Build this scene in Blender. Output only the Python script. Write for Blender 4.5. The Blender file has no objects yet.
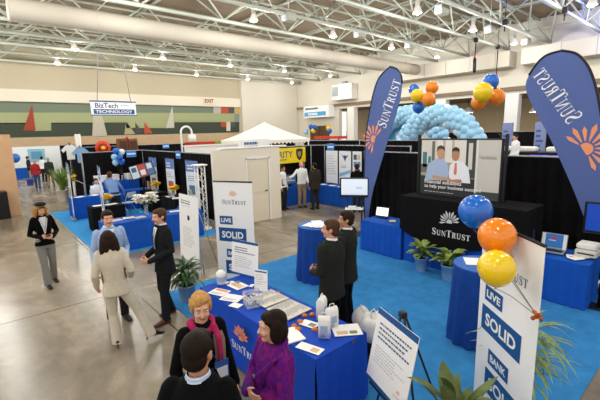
import bpy, math, random
from mathutils import Vector, Matrix
random.seed(7)
PI = math.pi
C = bpy.context.scene.collection
SC = bpy.context.scene

# ------------------------------------------------------------------ camera
# room axes: X and Y run along the two walls, the camera stands at X=Y=0, 2.88 m up
FPX, PITCH, ROLL, EYE, HEAD = 382.2, 0.17718, -0.02444, 2.884, 0.8630
def _r(v):
    s, c = math.sin(HEAD), math.cos(HEAD)
    return Vector((v[0]*s + v[1]*c, -v[0]*c + v[1]*s, v[2]))
_cp, _sp, _c, _s = math.cos(PITCH), math.sin(PITCH), math.cos(ROLL), math.sin(ROLL)
_f0, _u0, _r0 = Vector((0, _cp, -_sp)), Vector((0, _sp, _cp)), Vector((1, 0, 0))
CR = _r(_c*_r0 + _s*_u0); CU = _r(-_s*_r0 + _c*_u0); CF = _r(_f0)
cam_d = bpy.data.cameras.new('camera'); cam = bpy.data.objects.new('camera', cam_d); C.objects.link(cam)
cam_d.sensor_width = 36; cam_d.lens = FPX*36/600; cam_d.clip_end = 300; cam_d.clip_start = .05
m = Matrix((CR, CU, -CF)).transposed().to_4x4(); m.translation = (0, 0, EYE); cam.matrix_world = m
SC.camera = cam
def ray(px, py): return CF + CR*((px-300)/FPX) + CU*((200-py)/FPX)
EYEV = Vector((0, 0, EYE))
def P(px, py, z=0.0):                      # where a sight line meets the height z
    d = ray(px, py); return EYEV + d*((z-EYE)/d.z)
def on_x(px, py, X): d = ray(px, py); return EYEV + d*(X/d.x)
def on_y(px, py, Y): d = ray(px, py); return EYEV + d*(Y/d.y)
def deep(px, py, k): return EYEV + ray(px, py)*k

# ------------------------------------------------------------------ world, exposure
SC.view_settings.view_transform = 'Standard'; SC.view_settings.look = 'None'
SC.view_settings.exposure = .48; SC.view_settings.gamma = 1.0; SC.view_settings.use_curve_mapping = False
w = bpy.data.worlds.new('world'); SC.world = w; w.use_nodes = True
w.node_tree.nodes['Background'].inputs[0].default_value = (1.0, .98, .95, 1)
w.node_tree.nodes['Background'].inputs[1].default_value = .72
LAMP_W = 195
SC.cycles.max_bounces = 6; SC.cycles.use_denoising = True

# ------------------------------------------------------------------ materials
def lin(h):
    r = []; v = h if isinstance(h, tuple) else [int(h.lstrip('#')[i:i+2], 16) for i in (0, 2, 4)]
    for c in v:
        c = c/255; r.append(c/12.92 if c <= .04045 else ((c+.055)/1.055)**2.4)
    return (*r, 1)
MATS = {}
def mat(name, col, rough=.6, metal=0, spec=.4, var=0, scale=8, bump=0, emit=0, sheen=0, coat=0, trans=0):
    if name in MATS: return MATS[name]
    M = bpy.data.materials.new(name); M.use_nodes = True; nt = M.node_tree; b = nt.nodes['Principled BSDF']
    c = lin(col); b.inputs['Base Color'].default_value = c
    b.inputs['Roughness'].default_value = rough; b.inputs['Metallic'].default_value = metal
    b.inputs['Specular IOR Level'].default_value = spec
    if sheen: b.inputs['Sheen Weight'].default_value = sheen
    if coat: b.inputs['Coat Weight'].default_value = coat
    if trans: b.inputs['Transmission Weight'].default_value = trans
    if emit:
        b.inputs['Emission Color'].default_value = c; b.inputs['Emission Strength'].default_value = emit
    if var or bump:
        tc = nt.nodes.new('ShaderNodeTexCoord'); n = nt.nodes.new('ShaderNodeTexNoise')
        n.inputs['Scale'].default_value = scale; n.inputs['Detail'].default_value = 5
        nt.links.new(tc.outputs['Object'], n.inputs['Vector'])
        if var:
            r = nt.nodes.new('ShaderNodeValToRGB'); r.color_ramp.elements[0].position = .3; r.color_ramp.elements[1].position = .7
            r.color_ramp.elements[0].color = (*[x*(1-var) for x in c[:3]], 1)
            r.color_ramp.elements[1].color = (*[min(1, x*(1+var)) for x in c[:3]], 1)
            nt.links.new(n.outputs['Fac'], r.inputs['Fac']); nt.links.new(r.outputs['Color'], b.inputs['Base Color'])
        if bump:
            bp = nt.nodes.new('ShaderNodeBump'); bp.inputs['Strength'].default_value = bump; bp.inputs['Distance'].default_value = .02
            nt.links.new(n.outputs['Fac'], bp.inputs['Height']); nt.links.new(bp.outputs['Normal'], b.inputs['Normal'])
    MATS[name] = M; return M
def floor_material():
    M = bpy.data.materials.new('polished concrete'); M.use_nodes = True; nt = M.node_tree; b = nt.nodes['Principled BSDF']; L = nt.links.new
    tc = nt.nodes.new('ShaderNodeTexCoord')
    mp = nt.nodes.new('ShaderNodeMapping'); mp.inputs['Rotation'].default_value = (0, 0, .7); mp.inputs['Scale'].default_value = (1, .45, 1); L(tc.outputs['Object'], mp.inputs['Vector'])
    n1 = nt.nodes.new('ShaderNodeTexNoise'); n1.inputs['Scale'].default_value = .9; n1.inputs['Detail'].default_value = 9; n1.inputs['Roughness'].default_value = .6; n1.inputs['Distortion'].default_value = .5
    n2 = nt.nodes.new('ShaderNodeTexNoise'); n2.inputs['Scale'].default_value = 6; n2.inputs['Detail'].default_value = 4
    L(mp.outputs[0], n1.inputs['Vector']); L(tc.outputs['Object'], n2.inputs['Vector'])
    mx = nt.nodes.new('ShaderNodeMath'); mx.operation = 'MULTIPLY_ADD'; mx.inputs[1].default_value = .12
    L(n2.outputs['Fac'], mx.inputs[0]); L(n1.outputs['Fac'], mx.inputs[2])
    r = nt.nodes.new('ShaderNodeValToRGB'); e = r.color_ramp.elements
    e[0].position = .36; e[0].color = lin('#6a6150'); e[1].position = .78; e[1].color = lin('#b0a48f')
    x = r.color_ramp.elements.new(.56); x.color = lin('#887d6b')
    L(mx.outputs[0], r.inputs['Fac'])
    # control joints every 3.05 m
    sx = nt.nodes.new('ShaderNodeSeparateXYZ'); L(tc.outputs['Object'], sx.inputs[0])
    prev = r.outputs['Color']
    for ax, off in ((0, 1.1), (1, .35)):
        a = nt.nodes.new('ShaderNodeMath'); a.operation = 'ADD'; a.inputs[1].default_value = 300.5+off; L(sx.outputs[ax], a.inputs[0])
        q = nt.nodes.new('ShaderNodeMath'); q.operation = 'MODULO'; q.inputs[1].default_value = 4.6; L(a.outputs[0], q.inputs[0])
        l = nt.nodes.new('ShaderNodeMath'); l.operation = 'LESS_THAN'; l.inputs[1].default_value = .025; L(q.outputs[0], l.inputs[0])
        mm = nt.nodes.new('ShaderNodeMix'); mm.data_type = 'RGBA'; L(l.outputs[0], mm.inputs[0]); L(prev, mm.inputs[6]); mm.inputs[7].default_value = lin('#4a4338'); prev = mm.outputs[2]
    L(prev, b.inputs['Base Color'])
    rr = nt.nodes.new('ShaderNodeMapRange'); rr.inputs[3].default_value = .16; rr.inputs[4].default_value = .34; L(n1.outputs['Fac'], rr.inputs[0]); L(rr.outputs[0], b.inputs['Roughness'])
    b.inputs['Specular IOR Level'].default_value = .5
    return M
def shawl_material():
    M = bpy.data.materials.new('purple swirled shawl'); M.use_nodes = True; nt = M.node_tree; b = nt.nodes['Principled BSDF']; L = nt.links.new
    tc = nt.nodes.new('ShaderNodeTexCoord'); n = nt.nodes.new('ShaderNodeTexNoise'); n.inputs['Scale'].default_value = 6; n.inputs['Detail'].default_value = 1; n.inputs['Distortion'].default_value = 3
    L(tc.outputs['Object'], n.inputs['Vector'])
    r = nt.nodes.new('ShaderNodeValToRGB'); r.color_ramp.interpolation = 'LINEAR'; e = r.color_ramp.elements
    e[0].position = .42; e[0].color = lin('#64127a'); e[1].position = .56; e[1].color = lin('#78166e')
    for p, c in ((.47, '#541466'), (.495, '#2a2078'), (.52, '#641660')):
        x = e.new(p); x.color = lin(c)
    L(n.outputs['Fac'], r.inputs['Fac']); L(r.outputs['Color'], b.inputs['Base Color']); b.inputs['Roughness'].default_value = .85; b.inputs['Specular IOR Level'].default_value = .15
    return M
white = mat('white paint', '#f1efe8', .5); cream = mat('cream wall paint', '#ddd7c8', .7)
tanp = mat('tan plaster', '#bfa583', .7, var=.05, scale=2); black = mat('black plastic', '#0c0c0e', .4)
blackcloth = mat('black cloth', '#0b0b0d', .85, var=.2, scale=20, spec=.15); drapecloth = mat('black drape cloth', '#131113', .9, var=.25, scale=3, spec=.1)
bluecloth = mat('royal blue cloth', '#0f52b4', .75, var=.08, scale=6, spec=.2); bluemain = mat('bright royal blue cloth', '#0a45b5', .7, var=.06, scale=6, spec=.25)
navycloth = mat('deep blue cloth', '#12418f', .75, var=.08, spec=.2)
paper = mat('white paper', '#f5f4f0', .6); board = mat('white foam board', '#f4f4f2', .5)
inkblue = mat('print blue', '#12518f', .5); inkgrey = mat('print grey', '#8d9299', .6); inknavy = mat('print navy', '#2b4a78', .5)
sunorange = mat('print orange', '#ef8d3c', .5); logowhite = mat('print white', '#f3f3f0', .5); logosilver = mat('print silver', '#cfcfcf', .5)
steel = mat('brushed steel', '#b9bcc0', .3, metal=1); greymetal = mat('grey painted metal', '#9aa0a4', .4, metal=.3); darkmetal = mat('dark metal', '#2a2a2c', .4, metal=.5)
truss_m = mat('pale green truss paint', '#bec4b6', .5); glass = mat('clear glass', '#f4f8f8', .05, trans=.6); glass.node_tree.nodes['Principled BSDF'].inputs['Alpha'].default_value = .35
wood = mat('brown wood', '#7c4a26', .5, var=.15, scale=4); soil = mat('soil', '#2b2018', .9); yellow = mat('yellow petals', '#fbcf14', .6); petal = mat('white petals', '#f6f3e6', .6)
leafm = mat('green leaves', '#4c7a34', .45, var=.35, scale=14); leafd = mat('dark green leaves', '#3c6430', .4, var=.35, scale=10)
leafy = mat('yellow green leaves', '#86984a', .45, var=.4, scale=12); red = mat('red paint', '#c8331f', .5)

# ------------------------------------------------------------------ mesh building
class MB:
    def __init__(s): s.v, s.f, s.m, s.sm = [], [], [], []
    def add(s, vs, fs, mi=0, smooth=False):
        k = len(s.v); s.v += [tuple(p) for p in vs]
        for f in fs: s.f.append([i+k for i in f]); s.m.append(mi); s.sm.append(smooth)
    def box(s, c, d, mi=0, M=None, bev=0):
        hx, hy, hz = d[0]/2, d[1]/2, d[2]/2
        if bev:
            b = min(bev, hx*.9, hy*.9); pr = [(-hx+b, -hy), (hx-b, -hy), (hx, -hy+b), (hx, hy-b), (hx-b, hy), (-hx+b, hy), (-hx, hy-b), (-hx, -hy+b)]
            bz = min(bev, hz*.9); lv = [(-hz, .0), (-hz+bz, 1), (hz-bz, 1), (hz, 0)]
            vs, n = [], 8
            for z, full in lv:
                for x, y in pr:
                    kx = 1 if full else 1-b/hx; ky = 1 if full else 1-b/hy
                    vs.append(Vector((x*kx, y*ky, z)))
            fs = [[j*n+i, j*n+(i+1) % n, (j+1)*n+(i+1) % n, (j+1)*n+i] for j in range(3) for i in range(n)] + [list(range(n))[::-1], [3*n+i for i in range(n)]]
        else:
            vs = [Vector((x, y, z)) for z in (-hz, hz) for x, y in ((-hx, -hy), (hx, -hy), (hx, hy), (-hx, hy))]
            fs = [[3, 2, 1, 0], [4, 5, 6, 7], [0, 1, 5, 4], [1, 2, 6, 5], [2, 3, 7, 6], [3, 0, 4, 7]]
        c = Vector(c)
        s.add([((M @ p) if M else p)+c for p in vs], fs, mi); return s
    def tube(s, pts, r, n=8, mi=0, cap=True, flat=None, round_ends=False, up=None):
        pts = [Vector(p) for p in pts]; k = len(pts)
        rs = list(r) if isinstance(r, (list, tuple)) else [r]*k
        if round_ends:
            a, b = pts[0], pts[-1]; da = (pts[0]-pts[1]).normalized(); db = (pts[-1]-pts[-2]).normalized()
            mx = lambda q, t: tuple(x*t for x in q) if isinstance(q, tuple) else q*t
            mg = lambda q: min(q) if isinstance(q, tuple) else q
            pts = [a+da*mg(rs[0])*.95, a+da*mg(rs[0])*.7] + pts + [b+db*mg(rs[-1])*.7, b+db*mg(rs[-1])*.95]
            rs = [mx(rs[0], .3), mx(rs[0], .71)] + rs + [mx(rs[-1], .71), mx(rs[-1], .3)]; k += 4
        vs = []; prev = None
        for i, p in enumerate(pts):
            t = (pts[min(i+1, k-1)]-pts[max(i-1, 0)]).normalized()
            if up is not None: a = Vector(up); a = (a - t*a.dot(t)).normalized()
            elif prev is None:
                a = t.orthogonal().normalized()
            else: a = (prev - t*prev.dot(t)); a = a.normalized() if a.length > 1e-6 else t.orthogonal().normalized()
            prev = a; b = t.cross(a)
            ra, rb = rs[i] if isinstance(rs[i], tuple) else (rs[i], rs[i])
            for j in range(n):
                an = 2*PI*j/n; vs.append(p + a*ra*math.cos(an) + b*rb*math.sin(an))
        fs = [[i*n+j, i*n+(j+1) % n, (i+1)*n+(j+1) % n, (i+1)*n+j] for i in range(k-1) for j in range(n)]
        if cap: fs += [list(range(n))[::-1], [(k-1)*n+j for j in range(n)]]
        s.add(vs, fs, mi, True); return s
    def lathe(s, prof, c=(0, 0, 0), n=24, mi=0, M=None, capb=True, capt=True, fn=None):
        vs = []; k = len(prof); c = Vector(c)
        for r, z in prof:
            for j in range(n):
                an = 2*PI*j/n; rr = r*(fn(an, z) if fn else 1); p = Vector((rr*math.cos(an), rr*math.sin(an), z)); vs.append((M @ p if M else p)+c)
        fs = [[i*n+j, i*n+(j+1) % n, (i+1)*n+(j+1) % n, (i+1)*n+j] for i in range(k-1) for j in range(n)]
        if capb: fs.append(list(range(n))[::-1])
        if capt: fs.append([(k-1)*n+j for j in range(n)])
        s.add(vs, fs, mi, True); return s
    def ball(s, c, r, n=14, k=9, mi=0, M=None):
        r = r if isinstance(r, tuple) else (r, r, r); c = Vector(c); vs = [Vector((0, 0, -r[2]))]
        for i in range(1, k):
            a = -PI/2+PI*i/k
            for j in range(n):
                b = 2*PI*j/n; vs.append(Vector((r[0]*math.cos(a)*math.cos(b), r[1]*math.cos(a)*math.sin(b), r[2]*math.sin(a))))
        vs.append(Vector((0, 0, r[2]))); fs = []
        for j in range(n): fs.append([0, 1+(j+1) % n, 1+j]); fs.append([len(vs)-1, 1+(k-2)*n+j, 1+(k-2)*n+(j+1) % n])
        for i in range(k-2):
            for j in range(n): fs.append([1+i*n+j, 1+i*n+(j+1) % n, 1+(i+1)*n+(j+1) % n, 1+(i+1)*n+j])
        s.add([(M @ p if M else p)+c for p in vs], fs, mi, True); return s
    def prism(s, poly, F, c0, c1, mi=0):
        n = len(poly); vs = [F(a, b, c0) for a, b in poly]+[F(a, b, c1) for a, b in poly]
        fs = [list(range(n))[::-1], [n+i for i in range(n)]]+[[i, (i+1) % n, n+(i+1) % n, n+i] for i in range(n)]
        s.add(vs, fs, mi); return s
    def loft(s, secs, n=20, mi=0, e=2.3):           # secs: (cx, cy, z, rx, ry)
        vs = []
        for cx, cy, z, rx, ry in secs:
            for j in range(n):
                a = 2*PI*j/n; ca, sa = math.cos(a), math.sin(a)
                vs.append(Vector((cx+rx*math.copysign(abs(ca)**(2/e), ca), cy+ry*math.copysign(abs(sa)**(2/e), sa), z)))
        k = len(secs)
        fs = [[i*n+j, i*n+(j+1) % n, (i+1)*n+(j+1) % n, (i+1)*n+j] for i in range(k-1) for j in range(n)]
        fs += [list(range(n))[::-1], [(k-1)*n+j for j in range(n)]]
        s.add(vs, fs, mi, True); return s
    def build(s, name, mats, parent=None, xf=None):
        me = bpy.data.meshes.new(name); vs = [tuple(xf(Vector(p))) for p in s.v] if xf else s.v
        me.from_pydata(vs, [], s.f)
        for q in (mats if isinstance(mats, (list, tuple)) else [mats]): me.materials.append(q)
        me.polygons.foreach_set('material_index', s.m); me.polygons.foreach_set('use_smooth', s.sm); me.update()
        o = bpy.data.objects.new(name, me); C.objects.link(o)
        if parent: o.parent = parent
        return o
def frame(o, u, v):
    o, u, v = Vector(o), Vector(u).normalized(), Vector(v).normalized(); n = u.cross(v)
    return lambda a, b, c=0: o+u*a+v*b+n*c
def front(y=0, z0=0, x0=0): return frame((x0, y, z0), (1, 0, 0), (0, 0, 1))       # a board's own front, facing local -Y
def thing(name, label, cat, loc=(0, 0, 0), rz=0, group=None, rx=0):
    o = bpy.data.objects.new(name, None); C.objects.link(o); o.location = loc; o.rotation_euler = (rx, 0, rz); o.empty_display_size = .1
    return tag(o, label, cat, group)
def tag(o, label, cat, group=None):
    o['label'] = label; o['category'] = cat
    if group: o['group'] = group
    return o
def struct(o): o['kind'] = 'structure'; return o
KIDS = {}
def dup(root, loc=None, rz=None, label=None, group=None):
    r = root.copy(); C.objects.link(r)
    if loc is not None: r.location = loc
    if rz is not None: r.rotation_euler = (r.rotation_euler[0], 0, rz)
    if label: r['label'] = label
    if group: r['group'] = group
    for ch in list(root.children):
        c = ch.copy(); C.objects.link(c); c.parent = r
        for g in list(ch.children):
            d = g.copy(); C.objects.link(d); d.parent = c
    return r
def heading(ax, ay, bx, by): return math.atan2(by-ay, bx-ax)
def remeshed(mb, name, material, parent, voxel=.012, smooth=2):
    o = mb.build(name, material); md = o.modifiers.new('r', 'REMESH'); md.mode = 'VOXEL'; md.voxel_size = voxel; md.use_smooth_shade = True
    if smooth: sm = o.modifiers.new('s', 'SMOOTH'); sm.factor = .5; sm.iterations = smooth
    dg = bpy.context.evaluated_depsgraph_get(); dg.update()
    me = bpy.data.meshes.new_from_object(o.evaluated_get(dg)); me.name = name
    if not me.materials: me.materials.append(material)
    old = o.data; bpy.data.objects.remove(o); bpy.data.meshes.remove(old)
    q = bpy.data.objects.new(name, me); C.objects.link(q); q.parent = parent
    return q

# ------------------------------------------------------------------ lettering
def text(parent, s, F, cx, cy, w=None, h=None, m=None, bold=.0, c=.002, shear=0, name='lettering', align='c'):
    cu = bpy.data.curves.new('t', 'FONT'); cu.body = s; cu.offset = bold; cu.shear = shear; cu.resolution_u = 3
    o = bpy.data.objects.new('t', cu); C.objects.link(o); dg = bpy.context.evaluated_depsgraph_get(); dg.update()
    me = bpy.data.meshes.new_from_object(o.evaluated_get(dg)); bpy.data.objects.remove(o); bpy.data.curves.remove(cu)
    xs = [v.co.x for v in me.vertices]; ys = [v.co.y for v in me.vertices]; x0, x1, y0, y1 = min(xs), max(xs), min(ys), max(ys)
    kx = w/(x1-x0) if w else h/(y1-y0); ky = h/(y1-y0) if h else kx
    ox = {'c': cx-(x0+x1)/2*kx, 'l': cx-x0*kx, 'r': cx-x1*kx}[align]; oy = cy-(y0+y1)/2*ky
    for v in me.vertices: v.co = F(v.co.x*kx+ox, v.co.y*ky+oy, c)
    me.materials.clear(); me.materials.append(m); me.name = name
    q = bpy.data.objects.new(name, me); C.objects.link(q); q.parent = parent; return q
def stroke(pts, ws):
    L, R_ = [], []
    for i, p in enumerate(pts):
        p = Vector(p); t = (Vector(pts[min(i+1, len(pts)-1)])-Vector(pts[max(i-1, 0)])).normalized(); n = Vector((-t.y, t.x)); wd = ws[i] if isinstance(ws, list) else ws
        L.append(p+n*wd/2); R_.append(p-n*wd/2)
    return [[L[i], L[i+1], R_[i+1], R_[i]] for i in range(len(pts)-1)]
def _rect(x0, y0, x1, y1): return [Vector((x0, y0)), Vector((x1, y0)), Vector((x1, y1)), Vector((x0, y1))]
def glyph(ch):                                  # roman capitals drawn as strokes, height 1
    T, t, q = .17, .07, .06
    def stem(x, wd): return [_rect(x-wd/2, 0, x+wd/2, 1)]
    def ser(x, y, wd=.34): return [_rect(x-wd/2, y, x+wd/2, y+q)]
    if ch == 'S':
        pts = [(.56, .74), (.54, .88), (.40, .97), (.26, .96), (.13, .87), (.11, .74), (.18, .62), (.34, .51), (.50, .40), (.55, .26), (.50, .11), (.36, .03), (.22, .04), (.10, .13), (.07, .28)]
        return stroke(pts, [.05, .06, .07, .08, .11, .13, .16, .18, .16, .13, .11, .08, .07, .06, .05]) + [_rect(.53, .68, .59, .97), _rect(.04, .03, .10, .32)], .68
    if ch == 'U':
        arc = [(.17, .35)]+[(.41-.24*math.cos(a), .27-.22*math.sin(a)) for a in [PI*i/10 for i in range(11)]]+[(.65, .35)]
        return [_rect(.09, .27, .25, 1), _rect(.615, .27, .685, 1)]+stroke(arc, [.16, .16, .15, .14, .13, .12, .11, .10, .09, .08, .07, .07, .07])+ser(.17, .94)+ser(.65, .94, .26), .84
    if ch == 'N':
        return stem(.15, t)+stem(.72, t)+[[Vector((.06, 1)), Vector((.25, 1)), Vector((.76, 0)), Vector((.66, 0))]]+ser(.15, 0, .28)+ser(.72, .94, .28)+ser(.1, .94, .2), .9
    if ch == 'T':
        return stem(.38, T)+[_rect(.02, .93, .74, 1), _rect(.02, .76, .07, 1), _rect(.69, .76, .74, 1)]+ser(.38, 0, .36), .78
    if ch == 'R':
        bowl = [(.2, .965), (.38, .965), (.5, .92), (.56, .84), (.57, .74), (.53, .62), (.44, .55), (.2, .53)]
        return [_rect(.11, 0, .27, 1)]+stroke(bowl, [.07, .08, .12, .15, .16, .14, .09, .07])+[[Vector((.34, .53)), Vector((.48, .53)), Vector((.74, 0)), Vector((.56, 0))]]+ser(.19, 0)+ser(.15, .94, .24)+ser(.68, 0, .2), .78
    return [], .3
def wordmark(parent, F, cx, cy, w, m, c=.002, name='lettering', tall=1.0):
    mb = MB(); x = 0; out = []
    for i, ch in enumerate('SUNTRUST'):
        g, adv = glyph(ch); sc = 1.0 if i in (0, 3) else .8
        for poly in g: out.append([(x+p.x*sc, p.y*sc) for p in poly])
        x += adv*sc+.06
    k = w/x
    for poly in out:
        pts = [F(cx+(a*k-w/2), cy+(b-.45)*k*tall, c) for a, b in poly]
        mb.add(pts, [list(range(len(pts)))])
    return mb.build(name, m, parent)
def sunburst(parent, F, cx, cy, r, m, c=.002, name='sun_emblem', a0=-5, a1=200, flip=1):
    mb = MB(); n = 10
    for i in range(n):
        a = math.radians(a0+(a1-a0)*i/(n-1)); hw = .046; R1 = r*(1.0 if i % 2 else .9)*(1-.14*abs(i/(n-1)-.35)); R0 = r*.3
        pts = [(R0, -.035), (R0, .035), (R1*.8, hw*1.25), (R1, .0), (R1*.8, -hw*1.25)]
        q = [(rr*math.cos(a+da*2), rr*math.sin(a+da*2)) for rr, da in pts]
        mb.add([F(cx+flip*u, cy+v, c) for u, v in q], [list(range(5))])
    core = [(r*.24*math.cos(math.radians(t)), r*.24*math.sin(math.radians(t))) for t in range(-20, 215, 15)]
    mb.add([F(cx+flip*u, cy+v, c) for u, v in core], [list(range(len(core)))])
    return mb.build(name, m, parent)
def plate(parent, F, x0, y0, x1, y1, m, c=.001, name='printed_panel', t=.0008):
    return MB().prism([(x0, y0), (x1, y0), (x1, y1), (x0, y1)], F, c-t, c, 0).build(name, m, parent)
def lines(parent, F, x0, x1, y1, dy, n, m, th=.006, c=.0015, name='printed_text', seed=1):
    rnd = random.Random(seed); mb = MB()
    for i in range(n):
        x = x0; y = y1-i*dy; end = x0+(x1-x0)*rnd.uniform(.55, 1)
        while x < end:
            l = rnd.uniform(.03, .09)*(x1-x0); mb.prism([(x, y), (min(x+l, x1), y), (min(x+l, x1), y+th), (x, y+th)], F, c-.0005, c); x += l+.018*(x1-x0)
    return mb.build(name, m, parent)

# ================================================================== THE HALL
fl = MB().box((18, 15, -.1), (62, 60, .2)).build('floor', floor_material()); struct(fl)
ceil_m = mat('beige roof deck', '#85755f', .8, var=.06, scale=1.5)
cm = MB(); cm.box((14, 17, 10.75), (42, 46, .3))
struct(cm.build('ceiling', ceil_m))
WY, WX = 38.5, 32.7
wb = MB(); wb.box((11, WY+.25, 5.3), (44, .5, 10.6)); struct(wb.build('wall_back', mat('beige wall paint', '#bdb298', .75)))
b2 = MB(); b2.box((28.5, WY-.15, 5.3), (8.3, .3, 10.6)); struct(b2.build('wall_back_plain', cream))
b3 = MB(); b3.box((9.0, WY-.12, 6.25), (30.4, .25, .95)); struct(b3.build('trim_1', mat('cream band paint', '#dcd4c0', .6)))
b4 = MB(); b4.box((9.0, WY-.05, 1.43), (30.6, .12, 2.8)); struct(b4.build('wall_back_dado', tanp))
# mural of flat colour fields between the dado and the white band
mu = thing('wall_mural', 'long green abstract wall mural with red and white triangles across the far wall', 'mural', (0, WY-.02, 0))
def field(name, pts, col, k=0):
    F = frame((0, 0, 0), (1, 0, 0), (0, 0, 1))
    q = [on_y(px, py, WY) for px, py in pts]
    MB().prism([(p.x, p.z) for p in q], F, .02+k*.015, .032+k*.015).build(name, mat('mural '+name+str(col), col, .7), mu)
field('sage_band', [(-14, 137), (238, 132), (239, 106.5), (-14, 101.5)], (111, 124, 105))
field('pale_green_band', [(-14, 124), (239, 122), (239, 113), (-14, 112.5)], (158, 164, 121), 1)
field('dark_green_band', [(-14, 138), (239, 132.2), (239, 122), (-14, 123)], (57, 67, 52), 1)
field('pale_green_step', [(34, 131), (51, 130.5), (51, 122), (34, 122)], (158, 164, 121), 2)
field('red_triangle', [(23, 130.5), (35.5, 130.5), (32, 104.5)], (154, 62, 38), 3)
field('white_triangle', [(92, 137), (107, 135.5), (101, 112), (93, 112)], (190, 184, 166), 3)
field('pale_green_triangle', [(124, 134.5), (135, 133.8), (126, 122)], (171, 161, 123), 2)
field('dark_triangle', [(135, 133.8), (143, 133.4), (135, 122.5)], (74, 66, 74), 3)
field('small_red_triangle', [(144, 133.6), (152.5, 133.4), (144, 122)], (184, 76, 48), 4)
field('pale_green_notch', [(126, 128), (174, 128), (174, 122), (126, 122)], (158, 164, 121), 2)
field('tall_white_triangle', [(165.5, 128.2), (174, 127.8), (172, 106)], (193, 190, 176), 3)
for pts, col in (([(213, 113.5), (220.5, 113.4), (220.5, 106.6), (213, 106.6)], (176, 177, 164)), ([(220.5, 113.4), (228, 113.4), (228, 106.6), (220.5, 106.6)], (178, 74, 48)),
                 ([(228, 113.4), (234, 113.4), (234, 106.6), (228, 106.6)], (80, 74, 84)), ([(234, 113.4), (239, 113.4), (239, 106.6), (234, 106.6)], (192, 162, 94)),
                 ([(220.5, 127), (226, 127), (226, 122), (220.5, 122)], (178, 74, 48)), ([(226, 131), (230, 131), (230, 122), (226, 122)], (207, 202, 180)),
                 ([(230, 127), (235, 127), (235, 122), (230, 122)], (80, 74, 84)), ([(234, 122), (239, 122), (239, 114), (234, 114)], (125, 143, 132))):
    field('colour_block', pts, col, 3)
ex = on_y(209, 101, WY-.26); e = thing('exit_sign', 'small white EXIT sign with red letters above the mural', 'sign', (ex.x, WY-.26, ex.z))
MB().box((0, -.04, 0), (1.25, .06, .62)).build('sign_plate', mat('cream band paint', '#dcd4c0'), e); text(e, 'EXIT', front(-.072), 0, 0, w=1.05, m=mat('exit red brown', '#9a3a20', .5), bold=.04)
# right wall
rw = MB(); rw.box((WX+.25, 15, 7.95), (.5, 47, 5.2)); struct(rw.build('wall_right_upper', cream))
rs = MB(); rs.box((WX+.25, 34.8, 2.7), (.5, 7.6, 5.4)); struct(rs.build('wall_right_corner', cream))
for i, y in enumerate((29.2, 18.45, 12.45, 6.2, .2)):
    q = MB().box((WX+.3, y, 2.7), (.7, 1.0, 5.4), bev=.04).build('wall_right_column' + ('' if not i else '.%03d' % i), white); struct(q)
lw = MB(); lw.box((43, 14, 2.8), (.4, 50, 5.6)); struct(lw.build('wall_lobby', mat('lobby beige paint', '#b9a583', .8)))
ld = MB(); ld.box((42.75, 14, 1.3), (.1, 50, 2.6)); struct(ld.build('wall_lobby_dado', tanp))
lc = MB(); lc.box((38, 14, 5.75), (11, 50, .3)); struct(lc.build('ceiling_lobby', ceil_m))
# ducts
duct_m = mat('cream fabric duct', '#cbc3b4', .6, var=.03, scale=.6)
d = thing('round_air_duct', 'long round cream air duct under the roof trusses', 'duct', (0, 20.1, 8.05))
db = MB(); db.tube([(1.95, 0, 0), (2.0, 0, 0), (31.2, 0, 0)], [.40, .45, .45], n=28); db.build('duct_tube', duct_m, d)
for x in (5.2, 11.3, 17.4, 23.5, 29.6):
    MB().tube([(x-.03, 0, 0), (x+.03, 0, 0)], .458, n=28).build('duct_seam', duct_m, d)
    MB().tube([(x, 0, .45), (x, 0, .75)], .015, n=6).tube([(x, 0, .75), (x, .35, 2.6)], .008, n=5).build('hanger', greymetal, d)
for nm, lb, y0, y1 in (('box_air_duct', 'cream rectangular air duct along the right wall behind the balloon arch', 12.3, 24.5), ('box_air_duct.001', 'cream rectangular air duct along the right wall behind the right feather flag', 2.0, 11.5)):
    d = thing(nm, lb, 'duct', (WX-.75, (y0+y1)/2, 7.85)); L_ = y1-y0
    MB().box((0, 0, 0), (1.4, L_, 1.15), bev=.03).build('duct_casing', duct_m, d)
    for k in range(int(L_/2)): MB().box((-.7, -L_/2+1+k*2, 0), (.03, .05, 1.17)).build('flange', greymetal, d)
u = thing('wall_air_unit', 'white boxy air handling unit high on the right wall near the far corner', 'air unit', (WX-.5, 29.7, 7.05))
MB().box((0, 0, 0), (1.0, 3.0, 1.7), bev=.06).build('unit_casing', white, u)
MB().box((-.51, .9, .1), (.03, .9, 1.0)).build('grille', greymetal, u); MB().box((.1, 0, .95), (.5, .5, .35)).build('duct_stub', greymetal, u)
# roof trusses along X
for i, y in enumerate((.8, 3.9, 7.0, 10.0, 12.8, 15.9, 18.75, 24.6, 27.5, 30.7, 33.7, 37.2)):
    t = MB(); x0, x1 = -6.0, 32.4
    t.tube([(x0, y, 8.7), (x1, y, 8.7)], .10, n=6)
    for s in (-.8, .8): t.tube([(x0, y+s, 10.35), (x1, y+s, 10.35)], .07, n=6)
    n = 9; st = (x1-x0)/n
    for k in range(n):
        a = x0+k*st
        for s in (-.8, .8):
            t.tube([(a, y, 8.72), (a+st/2, y+s, 10.33)], .05, n=5); t.tube([(a+st/2, y+s, 10.33), (a+st, y, 8.72)], .05, n=5)
    struct(t.build('ceiling_truss' + ('' if not i else '.%03d' % i), truss_m))
for i, x in enumerate((-3, 3.2, 9.4, 15.6, 21.8, 28.0)):
    t = MB(); t.tube([(x, -4, 10.5), (x, 38.3, 10.5)], .09, n=6); t.tube([(x+3, -4, 9.5), (x+3, 38.3, 9.5)], .025, n=5)
    struct(t.build('ceiling_purlin' + ('' if not i else '.%03d' % i), truss_m))
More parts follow.
